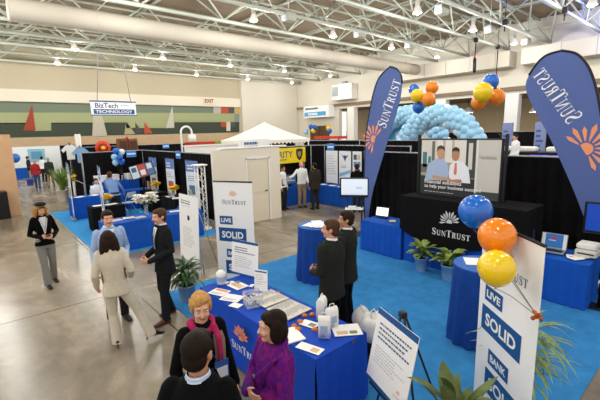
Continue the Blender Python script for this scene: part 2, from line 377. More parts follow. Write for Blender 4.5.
# high-bay lamps on a regular grid
glow = mat('lit lamp glass', '#fff6e6', .3, emit=16)
def lamp():
    t = thing('high_bay_lamp', 'x', 'ceiling lamp')
    MB().lathe([(.10, .32), (.14, .34), (.14, .62), (.09, .68), (.02, .70)], n=14).build('ballast_housing', white, t)
    MB().lathe([(.11, .33), (.17, .26), (.24, .12), (.27, .0), (.255, .0), (.225, .12), (.155, .25), (.10, .31)], n=18, capb=False, capt=False).build('reflector', mat('prismatic reflector', '#fbf7ee', .3), t)
    MB().ball((0, 0, .06), (.2, .2, .14), 12, 7).build('lit_bulb', glow, t)
    MB().tube([(0, 0, .69), (0, 0, 2.26)], .014, n=5).build('stem', greymetal, t)
    ld = bpy.data.lights.new('lamp_light', 'POINT'); ld.energy = LAMP_W; ld.shadow_soft_size = .22; ld.color = (1, .975, .94)
    lo = bpy.data.objects.new('lamp_light', ld); C.objects.link(lo); lo.location = (0, 0, -.22); lo.parent = t
    return t
rows = {5.5: 'row at upper right', 11.1: 'second row', 16.75: 'row before the round duct', 22.6: 'row behind the round duct', 28.5: 'row second from mural', 34.6: 'row nearest the mural'}
cols = {-5.4: 'out at the left', .25: 'first', 5.95: 'second', 11.6: 'third', 17.2: 'fourth', 22.9: 'fifth', 28.8: 'sixth'}
L0 = None
for y, rn in list(rows.items())+[(-.2, 'row behind the photographer')]:
    for x, cn in cols.items():
        lb = 'lit white ceiling lamp, %s of the %s' % (cn + ' from left' if x > -5 else cn, rn)
        if L0 is None: L0 = lamp(); o = L0
        else: o = dup(L0)
        o.scale = (.8, .8, 1)
        o.location = (x, y, 8.35); o['label'] = lb; o['group'] = 'high bay ceiling lamps'
# white boxes fixed to the trusses
bx = None
for (px, py), lb in (((289, 17), 'white box unit hung under the trusses, leftmost of the row'), ((360, 34), 'white box unit on the truss above the left feather flag'), ((442, 10), 'white box unit on the truss near the top right lamps'), ((490, 30), 'white box unit beside the lamp over the right balloon cluster'), ((410, 45), 'white box unit on the far truss above the balloon arch'), ((526, 42), 'white box unit on the truss above the right feather flag')):
    p = P(px, py, 8.6)
    if bx is None:
        bx = thing('ceiling_speaker', lb, 'speaker', p, 0, 'box units on the trusses'); MB().box((0, 0, 0), (.7, .45, .45), bev=.05).build('casing', mat('pale box paint', '#b4b5a8', .5), bx)
        MB().box((-.36, 0, 0), (.02, .38, .36)).build('grille', greymetal, bx); MB().tube([(0, 0, .27), (0, 0, 1.9)], .03, n=6).build('bracket', truss_m, bx)
    else: dup(bx, p, 0, lb)
# chain hoists
hz = None
for (px, py, drop), lb in (((476, 40, 1.0), 'black chain hoist with red marker hanging left of the balloon cluster'), ((498, 47, 1.9), 'black chain hoist hanging just above the right balloon cluster'), ((505, 22, .3), 'small black hoist clamp on the truss at upper right'), ((565, 10, .3), 'small black hoist clamp on the truss above the right feather flag')):
    p = P(px, py, 8.6); t = thing('chain_hoist', lb, 'hoist', p, 0, 'hoists on the trusses')
    MB().box((0, 0, 0), (.24, .24, .3), bev=.04).build('clamp', darkmetal, t); MB().tube([(0, 0, .2), (0, 0, 1.9)], .02, n=5).build('hanger_rod', darkmetal, t)
    MB().tube([(0, 0, -.2), (0, 0, -.2-drop)], .035, n=6).build('chain', darkmetal, t)
    if drop > .5:
        MB().lathe([(.05, -.2-drop-.9), (.11, -.2-drop-.7), (.11, -.2-drop), (.05, -.2-drop+.1)], n=10).build('hook_block', black, t)
        MB().box((0, 0, -.2-drop+.15), (.12, .12, .16)).build('red_marker', red, t)

t = thing('added_uplight', 'added blue uplight on top of the duct at the right wall, tinting the ceiling', 'lamp', (31.9, 5.2, 8.43)); MB().lathe([(.16, 0), (.16, .3), (.2, .34)], n=14).build('lamp_can', black, t); MB().lathe([(.15, .33), (.15, .335)], n=14).build('lit_lens', mat('lit blue lens', '#3a4cff', .3, emit=8), t)  # invented fixture, added with its spot to tint the ceiling blue
sd = bpy.data.lights.new('uplight', 'SPOT'); sd.energy = 9000; sd.color = (.12, .2, 1); sd.spot_size = 2.0; sd.spot_blend = .8; so = bpy.data.objects.new('uplight', sd); C.objects.link(so); so.parent = t; so.location = (0, 0, .4); so.rotation_euler = (PI, -.75, 0)

# ================================================================== CARPETS
carpet_m = mat('bright blue carpet', '#3783c0', .95, var=.14, scale=5, bump=.25, spec=.1)
cp = MB().box((5.28, 3.78, .006), (5.95, 5.86, .012)).build('booth_carpet', carpet_m); tag(cp, 'bright blue carpet under the front booth and its tables', 'carpet')
cp2 = MB().box((3.72, 13.6, .006), (3.25, 7.6, .012)).build('booth_carpet', mat('pale blue carpet', '#2b8fd0', .95, var=.1, scale=5)); tag(cp2, 'light blue carpet under the left rear booth by the aisle', 'carpet')

# ================================================================== BUILDERS
def pleated(path, z0, z1, amp, per, mats, name, parent, n_z=6, flare=0.0, closed=False, seed=0):
    rnd = random.Random(seed); pts = []; tot = 0
    P_ = [Vector((*p, 0)) for p in path]
    if closed: P_.append(P_[0])
    cols = []
    for a, b in zip(P_, P_[1:]):
        L_ = (b-a).length; d = (b-a).normalized(); n = Vector((d.y, -d.x, 0)); k = max(2, int(L_/per*6))
        for i in range(k):
            s_ = L_*i/k; cols.append((a+d*s_, n, (tot+s_)/per, min(1, min(s_, L_-s_)/(per*.5))))
        tot += L_
    if not closed: cols.append((P_[-1], n, tot/per, 0))
    vs = []; 
    for j in range(n_z+1):
        z = z1+(z0-z1)*j/n_z; g = (j/n_z)**.7
        for p, n, ph, edge in cols:
            o = amp*(.35+.65*g)*(math.sin(2*PI*ph+.6*math.sin(ph*1.7+seed))+.35*math.sin(2*PI*ph*.37+seed))*edge
            q = p+n*(o+flare*g); vs.append((q.x, q.y, z))
    k = len(cols); fs = []
    for j in range(n_z):
        for i in range(k if closed else k-1): fs.append([j*k+i, (j+1)*k+i, (j+1)*k+(i+1) % k, j*k+(i+1) % k])
    mb = MB(); mb.add(vs, fs, 0, True); return mb.build(name, mats, parent)
def skirted_table(label, x, y, L_, D, H=.74, rz=0, cloth=None, top=None, name='skirted_table', group=None, z=0.012):
    cloth = cloth or bluecloth
    t = thing(name, label, 'table', (x, y, z), rz, group)
    MB().box((0, 0, H-.006), (L_, D, .02), bev=.008).build('table_top', top or cloth, t)
    pa = [(-L_/2, -D/2), (L_/2, -D/2), (L_/2, D/2), (-L_/2, D/2)]
    pleated(pa, .01, H, .013, .16, cloth, 'skirt', t, closed=True, seed=int(x*10))
    for sx in (-1, 1):
        for sy in (-1, 1): MB().tube([(sx*(L_/2-.1), sy*(D/2-.1), 0), (sx*(L_/2-.1), sy*(D/2-.1), H-.02)], .016, n=6).build('leg', greymetal, t)
    return t
def cocktail(label, x, y, r=.38, H=1.07, cloth=None):
    t = thing('cocktail_table', label, 'table', (x, y, .012), 0, None)
    fn = lambda a, z: 1+(.05*(1-z/H)+.008)*math.sin(a*14)+.02*(1-z/H)*math.sin(a*5+1)
    MB().lathe([(r*1.12, .005), (r*1.08, .25), (r*1.02, .7), (r*1.0, H-.03), (r*.985, H-.004), (r*.96, H-.002)], n=84, fn=fn, capb=False, capt=False).build('cloth_skirt', cloth or navycloth, t)
    MB().lathe([(r*.99, H-.012), (r*.99, H+.002), (r*.96, H+.004)], n=40).build('table_top', mat('pale blue top cloth', '#2f63b4', .7), t)
    MB().tube([(0, 0, .02), (0, 0, H-.02)], .035, n=8).lathe([(.26, 0), (.25, .02), (.05, .035)], n=16).build('pedestal', greymetal, t)
    return t
def sheet(label, x, y, z, w, h, rz, m=None, name='paper_sheet', cat='paper', print_=None, group=None, t=.003):
    o = MB().box((0, 0, t/2), (w, h, t)).build(name, m or paper); o.location = (x, y, z); o.rotation_euler = (0, 0, rz); tag(o, label, cat, group)
    if print_:
        F = frame((0, 0, t), (1, 0, 0), (0, 1, 0))
        for i, (a, b, c, d, q) in enumerate(print_): plate(o, F, a, b, c, d, q, c=.0012+.0003*i)
    return o
def drape(label, pts, H, seed=1, cloth=None, name='drape_wall', rz0=.05):
    t = thing(name, label, 'drape', (pts[0][0], pts[0][1], 0))
    lp = [(p[0]-pts[0][0], p[1]-pts[0][1]) for p in pts]
    for i, (a, b) in enumerate(zip(lp, lp[1:])):
        pleated([a, b], rz0, H, .035, .23, cloth or drapecloth, 'drape_cloth', t, seed=seed+i)
        MB().tube([(*a, H), (*b, H)], .02, n=8).build('crossbar', greymetal, t)
    for a in lp:
        MB().tube([(*a, .01), (*a, H+.03)], .024, n=8).lathe([(.18, 0), (.18, .012), (.03, .02)], (*a, 0), n=12).build('upright', greymetal, t)
    return t
def retractable(label, x, y, rz, W, H, m=None, name='retractable_banner', tilt=0, group=None, z=.0):
    t = thing(name, label, 'banner', (x, y, z), rz, group, rx=tilt)
    MB().box((0, 0, .045), (W+.03, .16, .09), bev=.03).build('base_cassette', steel, t)
    MB().box((0, 0, .09+(H-.09)/2), (W, .008, H-.09)).build('banner_sheet', m or board, t)
    MB().tube([(-W/2, 0, H), (W/2, 0, H)], .014, n=8).build('top_rail', darkmetal, t)
    MB().tube([(0, .05, .05), (0, .02, H)], .012, n=6).build('support_pole', steel, t)
    return t
def easel_legs(t, H, zt, spread=.38, m=None):
    m = m or darkmetal
    MB().tube([(-spread, -.02, 0), (-.02, .03, H)], .011, n=6).build('leg', m, t)
    MB().tube([(spread, -.02, 0), (.02, .03, H)], .011, n=6).build('leg', m, t)
    MB().tube([(0, .55, 0), (0, .05, H)], .011, n=6).build('rear_leg', m, t)
    MB().box((0, .03, H), (.07, .06, .06), bev=.01).build('head_block', m, t)
    MB().box((0, -.025, zt), (.5, .05, .02)).build('ledge', m, t)
def blade(mb, base, az, el, L_, W, droop, mi=0, n=6, cup=.15, roll=0):
    d = Vector((math.cos(az), math.sin(az), 0)); side = Vector((-math.sin(az), math.cos(az), 0)); vs = []; p = Vector(base); e = el
    for i in range(n+1):
        u = i/n; wd = W*(math.sin(PI*min(1, .08+u*.92))**.8)*.5+.001
        up = Vector((0, 0, 1))*math.cos(e)-d*math.sin(e)
        vs += [p-side*wd+up*wd*cup, p, p+side*wd+up*wd*cup]
        p = p+(d*math.cos(e)+Vector((0, 0, 1))*math.sin(e))*(L_/n); e -= droop/n
    fs = []
    for i in range(n): a = i*3; fs += [[a, a+1, a+4, a+3], [a+1, a+2, a+5, a+4]]
    mb.add(vs, fs, mi, True)
def potted(label, x, y, pot_r, pot_h, pot_m, leaf_m, n, L_, W, el, droop, z=.012, stem_h=.15, seed=3, name='potted_plant', up=0):
    t = thing(name, label, 'plant', (x, y, z)); rnd = random.Random(seed)
    MB().lathe([(pot_r*.72, 0), (pot_r*.76, .01), (pot_r, pot_h), (pot_r*1.04, pot_h), (pot_r*1.04, pot_h+.02), (pot_r*.94, pot_h+.02), (pot_r*.92, pot_h-.02)], n=24, capt=False).build('pot', pot_m, t)
    MB().lathe([(pot_r*.93, pot_h-.03), (pot_r*.93, pot_h-.015)], n=20).build('soil', soil, t)
    mb, st = MB(), MB()
    for i in range(n):
        az = rnd.uniform(0, 2*PI); h = pot_h+stem_h*rnd.uniform(.1, 1)+up*rnd.random(); r0 = rnd.uniform(.0, pot_r*.55); b = Vector((r0*math.cos(az), r0*math.sin(az), h))
        st.tube([(r0*.5*math.cos(az), r0*.5*math.sin(az), pot_h-.02), b], .006, n=5)
        blade(mb, b, az+rnd.uniform(-.3, .3), rnd.uniform(*el), L_*rnd.uniform(.65, 1.1), W*rnd.uniform(.7, 1.1), rnd.uniform(*droop))
    mb.build('foliage', leaf_m, t); st.build('stems', leafd, t); return t

# ================================================================== FRONT BOOTH
# main table with fitted blue cover
TX, TY, TH = 2.565, 3.58, .765
mt = thing('display_table', 'long bright blue covered table with scattered leaflets in the front booth', 'table', (TX, TY, .012), -PI/2)
# local x runs from the far left end (-) to the near right end (+), local -Y faces the people
L_, D_ = 2.36, .74
MB().box((0, 0, TH-.03), (L_-.02, D_-.02, .04)).build('table_board', wood, mt)
MB().box((0, 0, TH-.004), (L_, D_, .012), bev=.005).build('cloth_top', bluemain, mt)
pleated([(-L_/2, -D_/2), (L_/2, -D_/2)], .02, TH, .006, .6, bluemain, 'cloth_front', mt, flare=.03, seed=2)
pleated([(L_/2, -D_/2), (L_/2, D_/2)], .05, TH, .028, .2, bluemain, 'cloth_end', mt, flare=.03, seed=5)
pleated([(-L_/2, D_/2), (-L_/2, -D_/2)], .02, TH, .02, .25, bluemain, 'cloth_end', mt, flare=.04, seed=8)
pleated([(L_/2, D_/2), (-L_/2, D_/2)], .05, TH, .01, .3, bluemain, 'cloth_back', mt, flare=.02, seed=3)
for sx in (-1, 1):
    for sy in (-1, 1): MB().tube([(sx*(L_/2-.12), sy*(D_/2-.08), 0), (sx*(L_/2-.12), sy*(D_/2-.08), TH-.05)], .016, n=6).build('leg', greymetal, mt)
Ff = frame((0, -D_/2-.045, 0), (1, 0, 0), (0, -.03, TH))
sunburst(mt, Ff, -.02, .50, .19, sunorange, c=.012, a0=15, a1=165); wordmark(mt, Ff, .06, .36, .62, logowhite, c=.012)
# left retractable banner
a, b = P(213, 182, 2.05), P(252, 183, 2.05)
def tall_banner(label, a, b, H, W):
    t = retractable(label, (a.x+b.x)/2, (a.y+b.y)/2, heading(a.x, a.y, b.x, b.y), W, H, z=.012, name='promotional_banner')
    F = front(-.0045)
    sunburst(t, F, .0, H-.24, .095, mat('print peach', '#efb48c', .5), a0=10, a1=170); wordmark(t, F, .02, H-.36, W*.62, inknavy)
    def blk(s, x0, x1, y0, y1):
        plate(t, F, x0, y0, x1, y1, inkblue); text(t, s, F, (x0+x1)/2, (y0+y1)/2, w=(x1-x0)*.78, h=(y1-y0)*.5, m=logowhite, bold=.03)
    blk('LIVE', -W*.38, -W*.04, H-.76, H-.61); blk('SOLID', -W*.42, W*.30, H-1.07, H-.82)
    blk('BANK', -W*.24, W*.14, H-1.36, H-1.21); blk('SOLID', -W*.28, W*.44, H-1.67, H-1.42)
    return t
tall_banner('tall white banner reading LIVE SOLID behind the far end of the blue table', a, b, 2.05, .76)
a, b = P(490, 223, 2.0), P(545.5, 248, 2.0); a = b+(a-b)*1.13
tall_banner('large white banner reading LIVE SOLID at right foreground below the balloons', a, b, 2.0, .88)
# tabletop sign
a, b = P(230, 240, 1.3), P(256, 245, 1.3); H = .53
t = thing('tabletop_sign', 'white notice board with blue top band propped on the blue table', 'sign', ((a.x+b.x)/2, (a.y+b.y)/2, .78), heading(a.x, a.y, b.x, b.y), rx=-.1)
MB().box((0, 0, H/2), (.52, .008, H)).build('sign_board', board, t); F = front(-.0045)
plate(t, F, -.26, H-.04, .26, H, inkblue); plate(t, F, -.26, 0, .26, .03, inkblue); lines(t, F, -.2, .2, H-.12, .035, 3, inknavy, th=.014); lines(t, F, -.2, .2, H-.25, .03, 6, inkgrey, seed=4)
MB().tube([(0, .01, H*.6), (0, .13, .0)], .012, n=6).build('back_strut', board, t)
# foreground easel sign
a, b = P(381, 308, 1.18), P(422, 340, 1.18); H = .72; W = .62
t = thing('easel_sign', 'white notice sign with blue bands on a black easel in the foreground', 'sign', ((a.x+b.x)/2, (a.y+b.y)/2, .012), heading(a.x, a.y, b.x, b.y), rx=0)
tl = MB(); Fb = frame((-.02, -.15, .47), (1, 0, 0), (0, .20, 1)); tl.prism([(-W/2, 0), (W/2, 0), (W/2, H), (-W/2, H)], Fb, -.008, 0); tl.build('sign_board', board, t)
plate(t, Fb, -W/2, H-.06, W/2, H, inkblue); plate(t, Fb, -W/2, 0, W/2, .035, inkblue)
lines(t, Fb, -.24, .25, H-.14, .045, 4, inknavy, th=.016, seed=2); lines(t, Fb, -.24, .25, H-.36, .03, 6, mat('print pale grey', '#b9bdc2', .6), th=.008, seed=5)
sunburst(t, Fb, .19, .14, .03, sunorange, c=.0015); wordmark(t, Fb, .19, .10, .12, inkgrey)
easel_legs(t, 1.24, .455)
MB().box((0, -.09, .455), (.5, .14, .015)).build('ledge_arm', darkmetal, t)
# carrier bags under the right end of the table
for k, (x, y, s, lb) in enumerate(((3.5, 2.75, 1.0, 'crumpled white plastic bag of goods behind the table end'), (3.72, 2.6, .85, 'smaller crumpled white plastic bag beside the easel sign'), (3.62, 3.02, .8, 'white plastic bag bulging at the back of the bag pile'))):
    rnd = random.Random(k); mb = MB()
    mb.ball((0, 0, .17*s), (.19*s, .17*s, .19*s), 20, 14)
    mb.v = [tuple(Vector(v)*(1+.13*math.sin(23*v[0]+7*v[2]+k)*math.cos(19*v[1]+11*v[2]))) for v in mb.v]; mb.v = [(v[0], v[1], max(0, v[2])) for v in mb.v]
    t = thing('plastic_bag', lb, 'bag', (x, y, .30 if k != 1 else .012), .5*k, 'plastic bags by the table'); mb.build('bag_body', mat('white plastic film', '#e9e7e0', .35, trans=.1), t)
    MB().tube([(-.05, 0, .33*s), (-.03, .02, .4*s), (.03, .02, .41*s), (.06, 0, .33*s)], .009, n=6).build('bag_handle', mat('white plastic film', '#e9e7e0'), t)
cr = thing('plastic_crate', 'black crate under the white bags at the table end', 'crate', (3.53, 2.87, .012), .1)
for c, d in (((0, 0, .01), (.40, .50, .02)), ((-.19, 0, .14), (.02, .50, .28)), ((.19, 0, .14), (.02, .50, .28)), ((0, -.24, .14), (.40, .02, .28)), ((0, .24, .14), (.40, .02, .28)), ((0, 0, .28), (.40, .50, .012))): MB().box(c, d).build('crate_panel', black, cr)
# things on the main table
TZ = .788
c = thing('dispenser_tub', 'white printed tub standing at the far left corner of the blue table', 'tub', (2.47, 4.64, TZ))
MB().lathe([(.055, 0), (.062, .01), (.07, .15), (.066, .17), (.04, .19), (.03, .2)], n=20).build('tub_body', white, c); MB().lathe([(.0705, .05), (.0712, .12)], n=20, capb=False, capt=False).build('printed_band', mat('print pale blue', '#9fb6d2', .5), c); MB().tube([(.062, -.02, .02), (.072, -.03, .16)], .006, n=5).build('handle', greymetal, c)
pr = lambda w, h: [(-w*.4, h*.15, w*.4, h*.4, sunorange), (-w*.4, -h*.35, w*.2, -h*.3, inkgrey), (-w*.4, -h*.2, w*.3, -h*.15, inkgrey)]
sheet('white leaflet with orange print at the front left of the blue table', 2.30, 4.40, TZ, .25, .19, -1.2, print_=pr(.25, .19))
sheet('white flyer lying between the leaflet and the plastic bin', 2.33, 4.12, TZ, .27, .2, -1.1, print_=pr(.27, .2)[1:])
sheet('glossy brochure below the notice board on the blue table', 2.60, 4.42, TZ, .26, .2, -1.5, print_=[(-.1, -.05, .1, .05, mat('print tan', '#d8b98a', .5))])
sheet('small white slip near the front edge beside the clear bin', 2.25, 3.90, TZ, .15, .11, -1.2)
for x, y, r, lb in ((2.53, 4.62, .4, 'white business card nearest the white tub'), (2.60, 4.58, .9, 'white business card second from the tub'), (2.64, 4.51, .2, 'white business card just below the notice board'), (2.74, 4.28, .6, 'white business card behind the small sign holder')):
    sheet(lb, x, y, TZ, .09, .055, r, name='business_card', cat='card', group='cards on the blue table')
# newspapers
for i, (x, y, lb) in enumerate(((2.66, 3.78, 'stack of newsprint papers by the sign holder on the blue table'), (2.66, 3.36, 'spread newsprint paper in the middle of the blue table'))):
    t = thing('newspaper', lb, 'newspaper', (x, y, TZ), -PI/2+.05*i)
    for k in range(3):
        q = MB().box((.01*k, -.008*k, .004+.007*k), (.40-.01*k, .38, .006)).build('page', mat('newsprint', '#d9d4c8', .8), t)
    F = frame((0, 0, .0225), (1, 0, 0), (0, 1, 0)); lines(t, F, -.17, .0, .14, .022, 14, inkgrey, th=.008, seed=i); lines(t, F, .02, .18, .14, .022, 14, inkgrey, th=.008, seed=i+9)
# clear bin with wrapped sweets
t = thing('clear_bin', 'clear plastic bin of white wrapped giveaways on the blue table', 'bin', (2.42, 3.77, TZ), -.3)
for c, d in (((0, 0, .003), (.2, .2, .006)), ((-.1, 0, .08), (.005, .2, .16)), ((.1, 0, .08), (.005, .2, .16)), ((0, -.1, .08), (.2, .005, .16)), ((0, .1, .08), (.2, .005, .16))): MB().box(c, d).build('bin_wall', glass, t)
rnd = random.Random(4); mb = MB()
for k in range(30): mb.ball((rnd.uniform(-.075, .075), rnd.uniform(-.075, .075), rnd.uniform(.03, .11)), (.02, .016, .014), 7, 5, mi=k % 4 == 3)
q = mb.build('wrapped_sweets', [white, mat('ink dark', '#3a4a68', .4)], t); q['kind'] = 'stuff'
# small sign holder
t = thing('sign_holder', 'small upright white sign in an acrylic holder on the blue table', 'sign', (2.72, 4.03, TZ), heading(0, 0, .4, -.9), rx=-.08)
MB().box((0, 0, .15), (.2, .006, .29)).build('card', board, t); plate(t, front(-.0035), -.09, .26, .09, .28, inknavy); lines(t, front(-.0035), -.08, .08, .22, .03, 5, inkgrey, seed=8); MB().box((0, .02, .006), (.21, .09, .012)).build('foot', glass, t)
# orange sun shaped giveaways
st = None
for x, y, lb in ((2.55, 3.03, 'left of the middle card'), (2.68, 3.10, 'at the back edge behind the white cards'), (2.43, 2.92, 'beside the white notepad'), (2.76, 3.06, 'next to the tall white bags'), (2.44, 3.00, 'nearest the newspaper front corner'), (2.55, 2.79, 'in front of the left white bag'), (2.84, 3.82, 'behind the newspapers at the table back'), (2.46, 3.99, 'leaning on the clear bin'), (2.60, 3.98, 'between clear bin and small sign')):
    lab = 'small orange star giveaway on the blue table, '+lb
    if st is None:
        mb = MB(); pts = [((.035 if i % 2 else .018)*math.cos(PI*i/6), (.035 if i % 2 else .018)*math.sin(PI*i/6)) for i in range(12)]
        mb.prism(pts, frame((0, 0, 0), (1, 0, 0), (0, 1, 0)), 0, .022); mb.ball((0, 0, .02), (.017, .017, .014), 8, 5)
        st = mb.build('star_giveaway', mat('orange foam', '#e07c22', .6)); st.location = (x, y, TZ); tag(st, lab, 'giveaway', 'orange giveaways on the table')
    else:
        o = dup(st, (x, y, TZ), x*9, lab)
sheet('white card with green print among the orange stars', 2.60, 2.93, TZ, .2, .13, -1.3, print_=[(0, -.04, .08, .03, mat('print olive', '#7d8a5a', .5))])
sheet('white notepad at the front edge near the purple shawl', 2.30, 2.88, TZ, .2, .28, -.25, t=.012)
sheet('long white leaflet at the front right corner of the blue table', 2.28, 2.57, TZ, .27, .12, -1.3, print_=[(.02, -.04, .1, .03, mat('print tan', '#d8b98a', .5))])
sheet('open white booklet with pictures at the back right corner', 2.80, 2.56, TZ, .3, .23, -.6, t=.006, print_=[(-.12, -.09, .0, -.02, mat('print tan', '#d8b98a', .5)), (.02, -.09, .1, -.03, mat('print olive', '#7d8a5a', .5))])
for x, y, r, s, lb in ((2.80, 2.94, .5, 1.05, 'tall white gift carton at the back left of the carton group'), (2.74, 2.72, -.2, .95, 'white gift carton with a blue window label at right'), (2.54, 2.63, -.9, .95, 'white gift carton standing nearest the front table edge')):
    t = thing('gift_carton', lb, 'carton', (x, y, TZ), r, 'white cartons on the table')
    w_, d_, h_ = .13*s, .09*s, .2*s
    MB().loft([(0, 0, 0, w_/2, d_/2), (0, 0, h_, w_/2, d_/2), (0, 0, h_+.03, w_/2, d_*.3), (0, 0, h_+.04, w_/2, .006)], n=24, e=12).build('carton_body', white, t)
    MB().tube([(-w_*.28, 0, h_+.03), (-w_*.2, 0, h_+.075), (w_*.2, 0, h_+.075), (w_*.28, 0, h_+.03)], .005, n=6).build('carton_handle', white, t)
    plate(t, front(-d_/2-.001), -w_*.3, h_*.3, w_*.3, h_*.72, mat('print pale blue', '#9fb6d2')); lines(t, front(-d_/2-.001), -w_*.3, w_*.3, h_*.2, .02, 2, inknavy, th=.006)
# round cocktail tables
cocktail('blue draped round cocktail table covered in papers beside the two suited men', 4.98, 5.3, .39)
cocktail('blue draped round cocktail table behind the right white banner', 5.0, 2.13, .36)
for k, (dx, dy, r, w_, h_, lb) in enumerate(((-.12, .1, .3, .3, .21, 'leftmost sheet'), (.1, .13, 1.0, .3, .21, 'sheet at the back'), (.17, -.08, -.4, .3, .2, 'rightmost sheet'), (-.08, -.12, .9, .28, .2, 'front sheet'), (.03, .0, .1, .3, .21, 'topmost sheet in the middle'), (-.2, -.03, 1.4, .22, .16, 'small sheet at the left edge'))):
    sheet('white paper on the papered cocktail table, '+lb, 4.98+dx, 5.3+dy, 1.089+.0035*k, w_, h_, r, group='papers on the cocktail table', print_=[(-.05, -.03, .06, .02, mat('print sand', '#cfc7b4', .5))] if k % 2 else None)
sheet('white paper on the cocktail table behind the right banner', 5.0, 2.25, 1.089, .3, .22, .6)
# suited table row at the back of the booth
skirted_table('blue skirted table at left of the black logo counter under a tablet', 7.32, 5.32, 1.15, .74, rz=-PI/2, group=None)
skirted_table('blue skirted table under the black logo counter', 7.36, 3.56, 2.3, .7, rz=-PI/2)
skirted_table('blue skirted table at the right with a laptop on it', 7.32, 1.86, 1.0, .74, rz=-PI/2)
t = thing('draped_counter', 'black draped counter with a white sun emblem on top of the blue table', 'counter', (7.38, 3.53, .768), -PI/2)
L_, D_, H = 2.5, .84, .70
MB().box((0, 0, H/2), (L_-.06, D_-.1, H-.02)).build('counter_box', black, t)
MB().box((0, 0, H), (L_, D_, .014), bev=.006).build('cloth_top', blackcloth, t)
pleated([(-L_/2, -D_/2), (L_/2, -D_/2)], .02, H, .008, .5, blackcloth, 'cloth_front', t, flare=.0, seed=4)
mb = MB(); n = 24
for i in range(n+1):                                         # the cloth hem dips over the blue skirt
    x = -L_/2+L_*i/n; mb.v += [(x, -D_/2-.012, .06), (x, -D_/2-.02, -.30*math.sin(PI*min(1, i/n*1.15))**.8*(1-.35*i/n))]
for i in range(n): mb.f.append([2*i, 2*i+2, 2*i+3, 2*i+1]); mb.m.append(0); mb.sm.append(True)
mb.build('cloth_hem', blackcloth, t)
for sx in (-1, 1): pleated([(sx*L_/2, -D_/2*sx*-1), (sx*L_/2, D_/2*sx*-1)][::1], .02, H, .012, .3, blackcloth, 'cloth_end', t, seed=6+sx)
F = front(-D_/2-.03); sunburst(t, F, -.1, .30, .24, logosilver, a0=10, a1=190); wordmark(t, F, -.06, .06, .80, logowhite, c=.003)
# picture wall standing on the counter
a, b = on_x(422, 139, 7.5), on_x(502, 139, 7.5); W = a.y-b.y; H = a.z-1.50
t = thing('backdrop_poster', 'large framed poster of two businessmen talking on top of the black counter', 'poster', (7.5, (a.y+b.y)/2, 1.478), -PI/2)
MB().box((0, .03, H/2), (W+.08, .05, H+.06), bev=.01).build('poster_frame', black, t)
MB().box((-W/2-.08, .04, H/2+.05), (.05, .05, H+.12)).build('frame_post', black, t); MB().box((W/2+.08, .04, H/2+.05), (.05, .05, H+.12)).build('frame_post', black, t)
F = front(.004); hx = lambda u: (u-.5)*W; hz = lambda v: v*H
pm = MB(); cols = ['#d9d2c4', '#6b6a62', '#a89d8c', '#3b4442', '#e6e0d4', '#3f7f84', '#cdc9c0', '#a9bcd8', '#eeeef2', '#c89878', '#b98463', '#4a4038', '#2c2420', '#d77a5e', '#2d3033', '#b9b1a4']
def poly(pts, ci, k): pm.prism([(hx(u), hz(v)) for u, v in pts], F, .0006*k, .0006*k+.0005, ci)
def ell(cx, cy, rx, ry, ci, k, n=18): poly([(cx+rx*math.cos(2*PI*i/n), cy+ry*math.sin(2*PI*i/n)) for i in range(n)], ci, k)
R4 = lambda x0, y0, x1, y1: [(x0, y0), (x1, y0), (x1, y1), (x0, y1)]
poly(R4(0, 0, 1, 1), 2, 0); poly(R4(0, .55, .22, 1), 0, 1); poly(R4(.22, .6, .6, 1), 4, 1); poly(R4(.02, .5, .08, .78), 5, 2); poly(R4(.1, .45, .14, .7), 5, 2); poly(R4(.0, .4, .2, .56), 1, 2); poly(R4(.15, .55, .19, .98), 1, 2); poly(R4(.3, .62, .33, 1), 15, 2); poly(R4(.42, .7, .45, 1), 15, 2); poly(R4(.6, .35, .74, 1), 3, 2); poly(R4(.63, .5, .68, .95), 0, 3)
poly(R4(.73, .12, 1, 1), 6, 3); poly(R4(.72, .1, .745, 1), 4, 4); poly(R4(.78, .68, .96, .72), 15, 4)
poly(R4(0, 0, .74, .34), 14, 3); poly(R4(.74, 0, 1, .14), 3, 5)
poly([(.06, .26), (.1, .56), (.2, .66), (.3, .68), (.38, .56), (.4, .28)], 7, 6); poly([(.38, .26), (.4, .55), (.46, .64), (.56, .64), (.64, .52), (.67, .26)], 8, 6)
poly([(.16, .30), (.34, .28), (.44, .25), (.42, .32), (.3, .34), (.18, .36)], 9, 7); poly([(.42, .3), (.55, .32), (.57, .27), (.44, .24)], 10, 7)
ell(.275, .76, .052, .11, 9, 8); ell(.47, .74, .05, .105, 10, 8); poly([(.22, .78), (.225, .88), (.27, .91), (.32, .88), (.33, .8), (.3, .84), (.25, .84)], 11, 9); poly([(.42, .77), (.425, .85), (.47, .885), (.515, .85), (.52, .77), (.5, .81), (.44, .81)], 12, 9)
poly([(.465, .6), (.49, .6), (.495, .42), (.475, .38), (.455, .42)], 13, 8)
pm.build('printed_picture', [mat('poster ink '+c_, c_, .5) for c_ in cols], t)
text(t, 'Financial solutions', F, -W*.44, H*.24, w=W*.50, m=logowhite, bold=.015, c=.0075, align='l'); text(t, 'to help your business succeed', F, -W*.44, H*.145, w=W*.74, m=logowhite, bold=.015, c=.0075, align='l')
lines(t, F, -W*.44, W*.2, H*.05, .03, 1, logowhite, th=.008, c=.0075); wordmark(t, F, W*.36, H*.72, W*.2, inkgrey, c=.0075)
